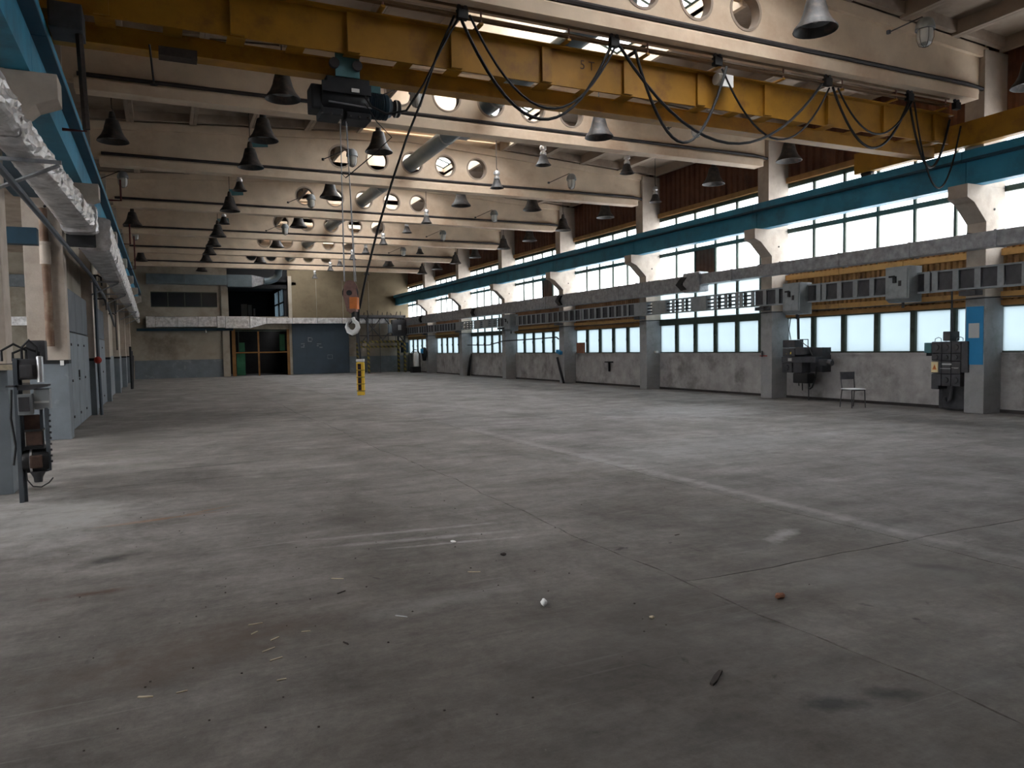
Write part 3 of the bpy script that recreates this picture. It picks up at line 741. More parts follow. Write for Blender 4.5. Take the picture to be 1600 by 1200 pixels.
def switchbox(y0, y1, z0, z1, lab):
    b = empty('switch_box', lab, 'switch box', (14.98, y0, z0), 'grey switch boxes on the bus trunking')
    h = z1-z0; d = y1-y0
    MB().prism([(0, .08), (.0, h), (.42, h), (.42, 0), (.12, 0)], 1, 0, d).build('body', greypl, b, bevel=.015)
    MB().box(-.02, 0, .04, d-.04, .1, h-.06).build('cover', greypl, b, bevel=.008)
    MB().box(-.05, -.02, d-.3, d-.22, h-.36, h-.22).build('handle', black, b); MB().box(-.05, -.02, d-.26, d-.12, h-.24, h-.2).build('handle', black, b)
    MB().box(-.028, -.02, d*.3, d*.42, h*.45, h*.6).build('latch', conduitm, b)
    MB().bar((.2, d*.5, 0), (.2, d*.5, -.12), .03, 8).build('cable_gland', conduitm, b)
    return b
switchbox(14.42, 15.02, 2.30, 3.12, 'grey switch box on the trunking above the left oily switchgear')
switchbox(11.3, 11.9, 2.42, 3.22, 'grey switch box on the trunking at mid bay, right of the other')
switchbox(32.2, 32.9, 2.35, 3.15, 'distant grey switch box on the trunking in front of rusty sheets')

# ------------------------------------------------------------------ foil duct on the left
t = empty('foil_duct', 'big crumpled silver foil-wrapped duct along the left columns', 'duct', (0, 0, 0), 'foil wrapped ducts')
def crumple(x0, x1, y0, y1, z0, z1, name, slope=0):
    nx, ny, nz = 6, max(6, int((y1-y0)/.12)), 8
    ring = []
    for i in range(nx): ring.append((i/nx, 0))
    for i in range(nz): ring.append((1, i/nz))
    for i in range(nx): ring.append((1-i/nx, 1))
    for i in range(nz): ring.append((0, 1-i/nz))
    vv, ff = [], []; n = len(ring)
    for j in range(ny+1):
        for (a, b_) in ring:
            onr = 1 if 0 < b_ and a == 1 else .35
            cx_, cz_ = a-.5, b_-.5
            rr = (abs(cx_)**6+abs(cz_)**6)**(1/6)/.5 if (cx_ or cz_) else 1
            k_ = 1/max(rr, 1)
            X1_ = x1(y0+(y1-y0)*j/ny); vv.append((x0+(X1_-x0)*(.5+cx_*k_)+random.uniform(-.022, .022)*onr, y0+(y1-y0)*j/ny+(random.uniform(-.03, .03) if 0 < j < ny else 0),
                       z0+(z1-z0)*(.5+cz_*k_)+random.uniform(-.016, .016)*onr+slope*j/ny))
    for j in range(ny):
        for i in range(n): ff.append((j*n+i, j*n+(i+1) % n, (j+1)*n+(i+1) % n, (j+1)*n+i))
    ff += [tuple(range(n))[::-1], tuple(ny*n+i for i in range(n))]
    return MB().add(vv, ff).build(name, foil, t)
XE1 = lambda y: min(-1.0, max(-1.2, -1.2+(y-9.5)*.036))          # window-side edge of the near run, which splays out a little
XE2 = lambda y: -.78-(y-15.7)*.0118
for (a, b_, z0, z1) in ((4.6, 7.3, 3.75, 4.1), (7.32, 9.0, 3.75, 4.12), (9.02, 11.6, 3.75, 4.1), (11.62, 13.6, 3.75, 4.1), (13.62, 15.1, 3.75, 4.12)):
    crumple(-1.50, XE1, a, b_, z0, z1, 'duct_length')
crumple(-1.52, lambda y: -.96, 15.12, 15.5, 3.70, 4.2, 'torn_end')
MB().box(-1.48, -1.02, 15.52, 15.62, 3.5, 4.1).build('dark_gap', black, t)
for (a, b_) in ((15.64, 18.2), (18.22, 20.8), (20.82, 23.4), (23.42, 26.6), (26.62, 30), (30.02, 34), (34.02, 38), (38.02, 42.5), (42.52, 47), (47.02, 51.2)):
    crumple(-1.32, XE2, a, b_, 3.45, 4.06, 'duct_length')
def hangbr(y, zt, lab):
    b = empty('duct_bracket', lab, 'bracket', (0, y, zt), 'duct brackets on the left columns')
    MB().box(-1.62, -.95, -.02, .02, -.02, .02).build('arm', galv, b)
    MB().tube([(-1.6, 0, -.34), (-.97, 0, -.03)], .022, 4).build('strut', galv, b)
hangbr(9.88, 3.72, 'pale steel bracket under the foil duct at the nearest left column')
hangbr(21.9, 3.42, 'pale steel bracket under the foil duct at the second complete left column')
for q, k in enumerate((26, 31.0, 36.5, 42)): hangbr(k, 3.40, 'pale steel bracket under the far part of the left foil duct, %s of four' % ORD[q])
t = MB().tube([(-1.42, 5, 3.46), (-1.42, 9.3, 3.46), (-1.44, 15, 3.44), (-1.45, 20, 3.42), (-1.46, 24, 3.25), (-1.5, 28, 2.9), (-1.55, 31, 2.6)], .04, 8).build('service_pipe', darkgrey, smooth=True)
tag(t, 'long grey-blue service pipe sloping along the left columns', 'pipe')
t = MB().tube([(-1.84, YC(1)-.09, 1.72), (-1.84, YC(1)-.09, 2.6), (-1.86, YC(1)-.09, 4.2)], .07, 12).build('waste_pipe', pipem, smooth=True)
tag(t, 'rust-stained brown downpipe on the left column', 'pipe')
t = empty('pipe_collar', 'pale ring collar at the top of the rusty downpipe', 'collar', (-1.85, YC(1)-.09, 3.45))
MB().lathe([(.07, -.25), (.09, -.25), (.09, .1), (.105, .1), (.105, .15), (.07, .15)], (0, 0, 0), 14).build('ring', colup, t, True)
t = MB().box(-2.5, -1.6, 12.9, 13.1, 3.18, 3.42).build('steel_beam', darkblue); tag(t, 'dark steel beam end crossing the open left bay', 'beam')
t = MB().box(-2.3, -1.9, YC(0)+.42, YC(1), 4.4, 4.7).build('lintel_beam', darkblue); tag(t, 'blue beam across the open left bay under the duct', 'beam')

# small pipes and hooks on the left wall
def hookpipe(y, z, l_, lab):
    t = MB().tube([(-1.75, y, z), (-1.45, y, z+.02), (-1.38, y, z-.03), (-1.37, y, z-l_)], .025, 6).build('wall_hook', conduitm, smooth=True)
    tag(t, lab, 'hook')
for q, (y, z, l_) in enumerate(((22.3, 3.6, .25), (23.8, 3.1, .3), (28.3, 3.4, .5), (28.3, 2.9, 1.2))):
    hookpipe(y, z, l_, 'bent dark pipe hook on the left wall above the doors, %s from the camera' % ORD[q])
t = MB().tube([(-1.5, YC(2)-.05, 3.6), (-1.5, YC(2)-.05, 1.5), (-1.48, YC(2)-.05, 0)], .04, 8).build('down_pipe', darkgrey, smooth=True); tag(t, 'dark vertical pipe beside the second complete left column', 'pipe')
t = empty('red_valve', 'red valve at hand height on the second complete left column', 'valve', (-1.5, YC(2)-.12, 1.42))
MB().lathe([(0, -.06), (.06, -.06), (.08, 0), (.06, .06), (0, .06)], (0, 0, 0), 12).build('body', redm, t, True)
MB().lathe([(.07, 0), (.09, .01), (.09, .03), (.07, .04), (.07, 0)], (0, -.1, 0), 12, Matrix.Rotation(pi/2, 3, 'X')).build('handwheel', redm, t, True)
t = empty('pipe_stand', 'dark upright pipes standing against the far left wall', 'pipes', (-1.3, 37.5, 0))
for j, h in enumerate((1.9, 1.7, 1.5)): MB().bar((0, j*.35, 0), (.03*j, j*.35, h), .05, 8).build('pipe', black, t, True)

# ------------------------------------------------------------------ lamps
def bell(scale=1.0, big=True):
    root = bpy.data.objects.new('bell_lamp', None); C.objects.link(root)
    r = .33 if big else .21
    if big:
        prof = [(.075, .50), (.13, .47), (.16, .36), (.19, .24), (.24, .13), (r-.01, .03), (r, 0), (r-.012, .0), (.225, .12), (.175, .24), (.145, .36), (.10, .46), (0, .47)]
    else:
        prof = [(.06, .26), (.09, .24), (.12, .14), (.16, .06), (r, 0), (r-.01, 0), (.15, .06), (.11, .14), (.07, .24), (0, .25)]
    MB().lathe(prof, (0, 0, 0), 24).build('shade', shadem, root, True)
    if big:
        MB().lathe([(r-.016, .012), (.222, .125), (.17, .245), (.14, .36), (.0, .37)], (0, 0, 0), 24).build('reflector', whitee if big == 2 else greypl, root, True)
        MB().lathe([(0, .66), (.05, .65), (.065, .58), (.075, .5), (0, .5)], (0, 0, 0), 14).build('neck', shadem, root, True)
        MB().lathe([(0, .10), (.05, .13), (.075, .2), (.05, .3), (0, .33)], (0, 0, 0), 12).build('bulb', jarglass, root, True)
    else:
        MB().lathe([(r-.014, .006), (.148, .065), (.105, .145), (.0, .2)], (0, 0, 0), 24).build('reflector', whitee, root, True)
        MB().lathe([(0, .50), (.07, .50), (.09, .47), (.09, .40), (.06, .38), (.06, .34), (.085, .32), (.085, .27), (.05, .25), (0, .25)], (0, 0, 0), 16).build('ballast_housing', silver, root, True)
    top = .66 if big else .5
    MB().tube([(0, 0, top-.02), (.03, 0, top+.04), (0, 0, top+.08)], .012, 6).build('hook', conduitm, root)
    MB().bar((0, 0, top+.08), (0, 0, 1.55), .010, 6).build('hanging_rod', conduitm, root)
    return root
protoB, protoW, protoS = bell(big=True), bell(big=2), bell(big=False)
used = {}
def place(proto, x, y, z, lab, grp, extra=False):
    if used.get(proto.name): o = copy_tree(proto)
    else: o = proto; used[proto.name] = 1
    o.location = (x, y, z); tag(o, lab, 'lamp', grp)
    return o
rows = {
 -0.82: ('row by the left wall', [(19.1, 'B'), (31.1, 'B'), (42.8, 'B')]),
 2.24: ('row left of hoist', [(14.8, 'B'), (17.8, 'B'), (20.5, 'B'), (23.5, 'S'), (27.0, 'B'), (29.7, 'S'), (33.0, 'B'), (36.0, 'B'), (39.1, 'B'), (42.2, 'B'), (47.2, 'B')]),
 4.9: ('row below left holes', [(17.85, 'B'), (23.6, 'B'), (29.6, 'B'), (35.6, 'B'), (42.0, 'B')]),
 9.2: ('row right of duct', [(8.57, 'B'), (14.8, 'B'), (17.56, 'S'), (20.55, 'S'), (23.5, 'B'), (27.1, 'S'), (29.6, 'S'), (33.2, 'S'), (36.4, 'S'), (39.2, 'S'), (42.3, 'S'), (44.9, 'S'), (49.9, 'S')]),
 11.8: ('row between duct and windows', [(17.56, 'S'), (23.4, 'B'), (35.9, 'S'), (41.6, 'B'), (46.6, 'S')]),
 15.02: ('row over window rail', [(8.85, 'W'), (14.85, 'W'), (17.8, 'W'), (20.7, 'S'), (23.8, 'W'), (27.0, 'W'), (30.1, 'W'), (32.9, 'W'), (36.5, 'W'), (39.4, 'W'), (42.5, 'W'), (45.3, 'W')]),
}
P = {'B': protoB, 'W': protoW, 'S': protoS}; KN = {'B': 'dark bell lamp', 'W': 'dark bell lamp with pale inside', 'S': 'small lamp with silver top'}
for x, (rn, ls) in rows.items():
    for q, (y, kd) in enumerate(ls):
        zz = 6.3; xx = min(x, 14.9)
        o = place(P[kd], x, y, zz, '%s, %s from camera in %s' % (KN[kd], ORD[q], rn), 'bell lamps hanging from the roof')
        if x == 2.24 and kd == 'B' and q in (0, 2, 4, 6):
            MB().box(.06, .50, -.03, .03, .52, .72, Matrix.Rotation(radians(-6), 4, 'Y')).build('ballast_box', teal, o)
def jar():
    root = bpy.data.objects.new('jar_lamp', None); C.objects.link(root)
    MB().lathe([(0, .2), (.07, .19), (.12, .15), (.15, .07), (.155, 0), (.0, 0)], (0, 0, 0), 16).build('cap', greypl, root, True)
    MB().lathe([(.12, 0), (.12, -.13), (.10, -.22), (.05, -.26), (0, -.265)], (0, 0, 0), 16).build('glass_jar', jarglass, root, True)
    g = MB()
    for a in range(6):
        c_, s_ = cos(a*pi/3), sin(a*pi/3); g.tube([(c_*.13, s_*.13, 0), (c_*.13, s_*.13, -.14), (c_*.09, s_*.09, -.25), (0, 0, -.285)], .004, 4)
    g.build('guard', conduitm, root)
    MB().tube([(0, 0, .15), (-.08, 0, .2), (-.75, .1, -.12)], .012, 6).build('arm', conduitm, root)
    MB().lathe([(0, 0), (.035, 0), (.035, .05), (0, .05)], (-.75, .1, -.14), 8).build('arm_boss', conduitm, root)
    return root
pj = jar()
for q, (x, y) in enumerate([(4.85, 14.75), (4.78, 20.1), (4.8, 26.3), (4.86, 32.7), (-.86, 24.95), (-.86, 36.2), (11.72, 8.6), (11.65, 14.4), (11.72, 20.5), (11.9, 26.9), (11.7, 32.2), (11.65, 38.2)]):
    rn, rq = (('below the left girder holes', q) if q < 4 else ('near the left wall', q-4) if q < 6 else ('windowward of the round duct', q-6))
    place(pj, x, y, 6.72, 'caged jar lamp %s, %s from camera' % (rn, ORD[rq]), 'jar lamps on rod arms')
# dark red pipe drops on the left
for q, (y, z) in enumerate(((13.0, 4.9), (24.6, 6.0), (31.0, 5.6), (36, 5.2))):
    t = MB().tube([(-.92, y, 6.6), (-.92, y, z), (-1.3, y, z)], .028, 8).build('drop_pipe', redpipe)
    tag(t, 'dark red square-bent pipe dropping by the left rail, %s from the camera' % ORD[q], 'pipe', 'red pipe drops by the left rail')

# ------------------------------------------------------------------ bridge crane
railm = mat('dirty_yellow_rail', (.13, .075, .035), rough=.7, var=.3, scale=4)
cr_ = empty('bridge_crane', 'yellow overhead bridge crane spanning the hall', 'bridge crane', (0, 10.45, 5.64))
# local: y=0 the web facing the camera, z=0 the lower edge of the web
x0, x1 = -1.15, 15.0
MB().box(x0, x1, 0, .02, 0, .54).build('web_plate', yellow, cr_)
MB().box(x0, x1, -.12, .12, .54, .56).build('top_plate', yellow, cr_)
sx_ = [-.6, .95, 2.46, 3.97, 5.46, 6.95, 8.44, 9.94, 11.5, 13.0, 14.5]
for a in sx_: MB().box(a, a+.17, -.05, 0, .005, .535).build('stiffener', yellow, cr_)
MB().box(x0, x1, .30, .34, -.005, .02).build('lacing_bar', yellow, cr_)
MB().box(x0, x1, 0, .03, -.01, .0).build('lower_edge', yellow, cr_)
xx = 3.18-.755*5
MB().box(x0, xx-.2, .03, .32, -.012, .0).build('batten', yellow, cr_)
while xx < x1-.25:
    MB().box(xx, xx+.225, .03, .32, -.012, .0).build('batten', yellow, cr_); xx += .755
MB().box(x0, x1, .31, .33, -.20, .0).build('runway_web', yellow, cr_)
MB().box(x0, x1, .29, .55, -.225, -.20).build('runway_flange', yellow, cr_)
MB().box(x0, x1, .5, .52, .3, .5).build('rear_chord', yellow, cr_)
for (yy, zz, rr) in ((-.28, .66, .022), (-.28, .78, .022), (-.12, .70, .025)):
    MB().bar((-.3, yy, zz), (14.6, yy, zz), rr, 6).build('handrail', railm, cr_)
for a in [i*1.45 for i in range(11)]:
    MB().bar((a, -.28, .58), (a, -.28, .8), .015, 6).build('rail_post', brownred, cr_)
    MB().box(a-.03, a+.03, -.3, 0, .57, .6).build('outrigger', yellow, cr_)
# end carriages
for s, xc in ((1, 15.28), (-1, -1.36)):
    ec = MB().box(xc-.1, xc+.1, -2.3, 2.5, -.09, .40).build('end_carriage', yellow, cr_, bevel=.01)
    for yy in (-2.0, 2.2): MB().lathe([(0, -.05), (.15, -.05), (.15, .05), (0, .05)], (xc, yy, -.11), 18, Matrix.Rotation(pi/2, 3, 'Y')).build('wheel', conduitm, cr_, True)
MB().box(-1.05, -.7, -.25, .2, -.30, .0).build('drive_box', greyd, cr_, bevel=.02)
MB().tube([(-.75, -.1, -.3), (-.72, -.1, -1.4)], .045, 6).build('collector_pole', oldwood, cr_)
MB().tube([(.0, -.1, -.3), (.03, -.1, -.75), (.03, -.1, -.78)], [.012, .012, .05], 8).build('limit_switch', black, cr_)
MB().box(.1, .55, .1, .3, -.33, -.22).build('cable_box', oldwood, cr_)
MB().lathe([(0, 0), (.1, 0), (.1, .3), (0, .3)], (8.75, -.15, .44), 14, Matrix.Rotation(pi/2, 3, 'Y')).build('flood_lamp', whitee, cr_, True)
MB().box(8.76, 9.0, -.3, -.26, .28, .48).build('rating_plate', white, cr_)

# festoon cables on the crane
FY = 10.15
fest = [((4.0, 6.3), (6.55, 6.25), 1.3), ((4.15, 6.3), (6.6, 6.22), 1.12), ((6.65, 6.25), (11.0, 6.22), 1.28), ((7.1, 6.22), (8.5, 6.2), .0),
        ((8.75, 6.2), (11.25, 6.2), 1.05), ((11.3, 6.22), (13.35, 6.22), 1.0), ((11.4, 6.2), (13.4, 6.2), .72), ((13.4, 6.22), (14.6, 6.0), 1.1), ((13.5, 6.22), (14.9, 5.9), 1.45), ((6.95, 6.22), (8.8, 6.22), 1.35)]
fest = [f for f in fest if f[2] > 0]
for q, (a, b_, sg) in enumerate(fest):
    t = MB().tube(catenary((a[0], FY-.03*(q % 3), a[1]), (b_[0], FY-.03*(q % 3), b_[1]), sg, 18), .018 if q % 2 else .024, 6).build('festoon_cable', black, smooth=True)
    tag(t, 'black cable loop hanging from the crane, %s from hoist towards windows' % ORD[q], 'cable', 'festoon cable loops on the crane')
for q, a in enumerate((4.05, 6.6, 8.65, 11.2, 13.4, 14.8)):
    t = empty('cable_trolley', 'black cable carrier on the crane, %s from the hoist' % ORD[q], 'cable carrier', (a, FY, 6.3), group='cable carriers on the crane')
    MB().cbox((0, 0, .0), (.16, .10, .14)).build('clamp', black, t, bevel=.015)
    for s in (-.05, .05): MB().lathe([(0, -.015), (.035, -.015), (.035, .015), (0, .015)], (s, 0, .1), 10, Matrix.Rotation(pi/2, 3, 'X')).build('roller', conduitm, t, True)

# hoist
hoistm = mat('sooty_black_iron', (.018, .019, .022), rough=.55, var=.3, scale=8)
hoistb = mat('sooty_blue_motor', (.012, .03, .045), rough=.5, var=.3, scale=8)
h = empty('electric_hoist', 'dark electric rope hoist slung under the yellow crane', 'hoist', (2.5, 10.72, 5.4))
MB().box(-.18, .16, -.14, -.11, -.04, .33).build('trolley_plate', teal, h, bevel=.01, label='faded teal trolley plate')
MB().box(-.3, .3, -.12, .28, -.16, -.04).build('trolley_frame', hoistm, h, bevel=.01)
for s in (-.2, .12): MB().lathe([(0, -.03), (.07, -.03), (.07, .03), (0, .03)], (s, -.16, .12), 14, Matrix.Rotation(pi/2, 3, 'X')).build('trolley_wheel', conduitm, h, True)
RY = Matrix.Rotation(pi/2, 3, 'Y')
MB().lathe([(0, -.38), (.20, -.38), (.21, -.36), (.21, .26), (.20, .28), (0, .28)], (0, .04, -.36), 24, RY).build('rope_drum_housing', hoistm, h, True)
MB().box(-.52, -.36, -.14, .2, -.52, -.18).build('gearbox', hoistm, h, bevel=.03)
MB().box(-.40, -.1, -.2, .2, -.60, -.5).build('rope_guide', hoistm, h, bevel=.02); MB().box(-.05, .3, -.18, .2, -.62, -.52).build('rope_guide', hoistm, h, bevel=.02)
MB().box(-.38, .3, -.2, -.16, -.28, -.14).build('tie_plate', hoistm, h)
MB().bar((-.3, -.2, -.42), (.3, -.2, -.45), .012, 6).build('tie_bar', galv, h)
MB().lathe([(0, .28), (.16, .28), (.17, .30), (.17, .52), (.18, .53), (.18, .58), (.15, .60), (.13, .64), (0, .64)], (0, .04, -.34), 22, RY).build('motor', hoistb, h, True)
for a in range(7): MB().lathe([(.17, .31+a*.03), (.183, .31+a*.03), (.183, .32+a*.03), (.17, .32+a*.03)], (0, .04, -.34), 22, RY).build('cooling_fin', hoistb, h, True)
MB().lathe([(0, .64), (.10, .64), (.10, .70), (.12, .70), (.12, .76), (.10, .78), (0, .78)], (0, .04, -.34), 18, RY).build('brake_cover', hoistm, h, True)
MB().lathe([(.12, .70), (.125, .70), (.125, .72), (.12, .72)], (0, .04, -.34), 18, RY).build('cover_band', silver, h, True)
MB().box(.02, .13, -.215, -.205, -.26, -.21).build('name_plate', white, h)
MB().box(.3, .48, -.05, .12, -.18, -.08).build('terminal_box', teal, h, bevel=.01)
for a in range(6): MB().lathe([(0, 0), (.02, 0), (.02, .02), (0, .02)], (-.4+a*.13, -.2, -.6), 8).build('bolt', conduitm, h)
RB = (2.47, 10.73)
for (dx, dy, bx, by) in ((-.11, -.03, -.085, -.0), (-.09, .06, -.07, .03), (-.03, -.03, .085, .0), (.0, .05, .07, .03)):
    MB().bar((dx, dy, -.55), (bx+RB[0]-2.5, by, -2.86+.0), .0065, 6).build('wire_rope', galv, h)
t = MB().tube([(2.70, 10.5, 5.1), (2.78, 10.45, 4.95), (2.98, 10.4, 4.86), (3.25, 10.35, 4.92), (3.5, 10.3, 5.3), (3.75, 10.25, 5.8), (4.0, 10.2, 6.25)], .018, 6).build('hoist_cable', black, smooth=True)
tag(t, 'thick black cable looping from the hoist up to the crane', 'cable')
t = MB().tube([(2.70, 10.5, 5.0), (2.85, 10.45, 4.75), (3.05, 10.42, 4.55), (2.8, 10.45, 4.3), (2.4, 10.5, 3.95), (2.33, 10.5, 4.02)], .008, 5).build('thin_cord', black, smooth=True)
tag(t, 'thin kinked cord dangling below the hoist', 'cord')

# hook block
hb = empty('hook_block', 'red-brown hook block with orange cheek hanging on wire ropes', 'hook block', (RB[0], RB[1]+.0, 2.33), rz=-.5); hb.scale = (.86, .86, .86)
chk = [(-.09, .16), (-.05, .24), (.0, .26), (.06, .25), (.11, .16), (.135, 0), (.13, -.16), (.06, -.26), (.0, -.30), (-.06, -.20), (-.105, 0)]
for s in (-.06, .05): MB().prism(chk, 1, s, s+.012).build('cheek_plate', brownred, hb, bevel=.003)
MB().lathe([(.04, -.035), (.125, -.045), (.11, 0), (.125, .045), (.04, .035), (.04, -.035)], (0, 0, .05), 26, Matrix.Rotation(pi/2, 3, 'X')).build('sheave', black, hb, True)
MB().lathe([(0, -.075), (.045, -.075), (.045, .075), (0, .075)], (0, 0, .05), 14, Matrix.Rotation(pi/2, 3, 'X')).build('axle', black, hb, True)
MB().box(.0, .13, -.075, .07, -.22, -.02).build('guard', orangep, hb, bevel=.012, label='bright orange guard plate')
MB().box(-.05, .11, -.075, .07, -.26, -.21).build('cross_head', brownred, hb, bevel=.01)
MB().lathe([(0, -.36), (.03, -.36), (.03, -.24), (0, -.24)], (.04, 0, 0), 12).build('shank', black, hb, True)
hk = [(.04, 0, -.35), (.045, 0, -.40), (.10, 0, -.45), (.115, 0, -.52), (.08, 0, -.585), (.02, 0, -.61), (-.045, 0, -.58), (-.075, 0, -.51), (-.06, 0, -.45), (-.035, 0, -.41)]
MB().tube(hk, [.03, .032, .036, .042, .046, .048, .042, .032, .022, .010], 12).build('hook', white, hb, True, label='white-painted hook')
MB().tube([(.03, -.0, -.40), (-.0, 0, -.44), (-.04, 0, -.47)], .008, 6).build('safety_latch', black, hb)

# pendant control
pd = empty('control_pendant', 'yellow pendant control with black buttons hanging on its cable', 'pendant control', (2.60, 10.78, .90), rz=-.35)
MB().box(-.055, .055, -.045, .045, .06, .48).build('housing', signyel, pd, bevel=.012)
MB().box(-.052, .052, -.042, .042, .0, .055).build('end_cap', signyel, pd, bevel=.01)
MB().box(-.057, .057, -.047, .047, .485, .525).build('top_cap', white, pd, bevel=.01)
for j in range(4):
    z = .115+j*.1
    MB().box(-.0565, .0565, -.0465, .0465, z-.055, z-.048).build('seam', black, pd)
    for s in (-.022, .022):
        MB().lathe([(0, 0), (.017, 0), (.017, .014), (0, .014)], (-.012, -.045, z+s), 12, Matrix.Rotation(pi/2, 3, 'X')).build('button', black, pd, True)
    MB().box(-.036, .012, -.0475, -.045, z-.042, z+.042).build('button_plate', redpipe, pd)
MB().tube([(0, 0, .52), (-.02, 0, .9), (.0, -.02, 1.3)], .018, 8).build('strain_relief', black, pd)
t = MB().tube([(2.60, 10.75, 2.15), (2.72, 10.7, 2.7), (2.88, 10.65, 3.3), (3.08, 10.58, 3.95), (3.3, 10.5, 4.6), (3.5, 10.42, 5.1), (3.72, 10.32, 5.75), (3.95, 10.18, 6.3)], .017, 8).build('pendant_cable', black, smooth=True)
tag(t, 'black control cable slanting from the crane down to the yellow pendant', 'cable')

# ------------------------------------------------------------------ chair
ch = empty('school_chair', 'small tube-frame chair with white seat by the parapet', 'chair', (14.80, 12.6, 0), rz=radians(-13))
tb = .012
MB().box(-.2, .2, -.2, .19, .43, .45).build('seat', seatm, ch, bevel=.008)
MB().box(-.19, .19, .205, .22, .66, .84).build('backrest', greyd, ch, bevel=.006)
for s in (-1, 1):
    MB().tube([(s*.18, -.2, 0), (s*.17, -.18, .42)], tb, 8).build('leg', greyd, ch, True)
    MB().tube([(s*.18, .24, 0), (s*.17, .18, .43), (s*.18, .23, .84)], tb, 8).build('leg', greyd, ch, True)
MB().tube([(-.17, -.18, .415), (.17, -.18, .415)], tb, 8).build('seat_rail', greyd, ch); MB().tube([(-.17, .18, .415), (.17, .18, .415)], tb, 8).build('seat_rail', greyd, ch)

# ------------------------------------------------------------------ switchgear on the window wall
warnm = mat('faded_warning_plate', (.72, .60, .34), rough=.6, var=.08)
s1 = empty('switchgear', 'bank of dark cast-iron switch boxes beside the blue board', 'switchgear', (15.62, 10.42, .55))
# local y runs away from the camera (to the left in the photo); front faces -x
def iron(par, y0, y1, z0, z1, d0=-.16, d1=.16, mt=greyd, nm='iron_box', cap=True):
    o = MB().box(d0, d1, y0+.006, y1-.006, z0+.006, z1-.006).build(nm, mt, par, bevel=.022)
    if cap: MB().lathe([(0, 0), (min(y1-y0, z1-z0)*.3, 0), (min(y1-y0, z1-z0)*.27, .025), (0, .03)], (d0, (y0+y1)/2, (z0+z1)/2), 14, Matrix.Rotation(-pi/2, 3, 'Y')).build('round_cover', mt, par, True)
    return o
yw = [(0, .22), (.22, .44), (.44, .68)]
for (a, b_) in yw:
    iron(s1, a, b_, .72, .98); iron(s1, a, b_, .55, .72)
    iron(s1, a, b_, .27, .55, cap=False); iron(s1, a, b_, .0, .27, cap=(a != .44))
iron(s1, -.16, 0, .3, .98, cap=False); iron(s1, .24, .42, .98, 1.2, cap=False)
iron(s1, .5, .68, -.08, .04, cap=False)
iron(s1, .68, .86, .72, .96, mt=teal, cap=False); MB().box(-.1, .1, .68, .84, .66, .73).build('bracket', black, s1)
MB().box(-.185, -.17, .50, .66, .30, .53).build('warning_plate', warnm, s1)
tri = MB().prism([(.53, .36), (.63, .36), (.58, .48)], 0, -.188, -.1851).build('warning_triangle', orangep, s1)
MB().box(-.189, -.188, .575, .585, .385, .44).build('flash_mark', black, s1)
for (a, b_, z, hh) in ((.20, .42, .465, .035), (.04, .2, .40, .012), (.22, .46, .38, .014), (.06, .14, .39, .012)):
    MB().box(-.17, -.163, a, b_, z, z+hh).build('label_strip', paper, s1)
for a in (.06, .3, .56): MB().tube([(0, a, .98), (0, a, 1.04), (0, a+.06, 1.07), (0, a+.14, 1.04), (0, a+.15, .97)], .008, 6).build('lifting_loop', greypl, s1)
MB().tube([(0, .30, 0), (0, .32, -.18), (0, .34, -.30), (0, .40, -.36), (-.02, .44, -.30), (-.02, .44, -.24)], .032, 8).build('cable_pipe', greyd, s1, True)
for a in (.56, .60): MB().bar((.02, a, 0), (.05, a+.01, -.5), .012, 6).build('conduit', greyd, s1)
MB().bar((.02, .33, 1.2), (.0, .33, 2.15), .02, 8).build('conduit', greyd, s1)
MB().box(.14, .46, -.15, .7, -.5, .95).build('mounting_frame', greyd, s1)
# second group left of it
s2 = empty('switchgear', 'oily stacked switch boxes on the second window-side column base', 'switchgear', (15.62, 14.3, .32))
iron(s2, .75, 1.2, 1.1, 1.32, cap=False); iron(s2, .75, 1.2, .86, 1.1); iron(s2, .42, .75, .9, 1.12, cap=False)
iron(s2, .0, 1.2, .70, .86, d0=-.2, cap=False)
iron(s2, .85, 1.22, .42, .70); iron(s2, .5, .82, .42, .72, cap=False); iron(s2, -.25, .1, .62, .80, d0=-.1, cap=False)
MB().lathe([(0, 0), (.07, 0), (.09, .06), (.09, .25), (.07, .3), (0, .3)], (0, -.35, .70), 14, Matrix.Rotation(-pi/2, 3, 'X')).build('cable_gland', greyd, s2, True)
MB().box(-.18, .1, .3, .8, .15, .42).build('drip_box', black, s2, bevel=.03)
for a, l_ in ((.35, .2), (.45, .32), (.6, .1), (.72, .22)): MB().tube([(-.05, a, .2), (-.06, a-.02, l_-.15)], .014, 6).build('oily_cable', black, s2)
MB().tube([(-.05, .1, .6), (-.08, .12, .3), (-.06, .25, .05), (-.04, .35, 0)], .02, 6).build('oily_cable', black, s2, True)
MB().box(-.168, -.158, .88, 1.05, .93, .99).build('label', brass, s2); MB().box(-.21, -.2, .82, .95, .74, .82).build('label', paper, s2)
fr_ = MB()
for (p, q) in (((0, .45, 1.12), (0, .45, 1.32)), ((0, .45, 1.32), (0, .72, 1.32)), ((0, .45, 1.12), (0, .74, 1.3)), ((0, .3, .9), (0, .45, 1.15))): fr_.bar(p, q, .012, 6)
fr_.build('angle_frame', greyd, s2)
MB().bar((.02, .8, 1.32), (0, .8, 2.0), .035, 8).build('conduit', greyd, s2); MB().tube([(0, 1.05, 1.32), (0, 1.12, 1.6), (.1, 1.15, 1.95)], .012, 6).build('conduit', greyd, s2)
MB().box(.14, .46, .1, 1.2, .45, 1.1).build('mounting_frame', greyd, s2)
for yy in (.55,): MB().bar((.12, yy, .45), (.14, yy, -.32), .015, 6).build('post', greyd, s2)
t = empty('wall_valve', 'small rusty valve on the second window-side column', 'valve', (15.46, 16.2, 1.2))
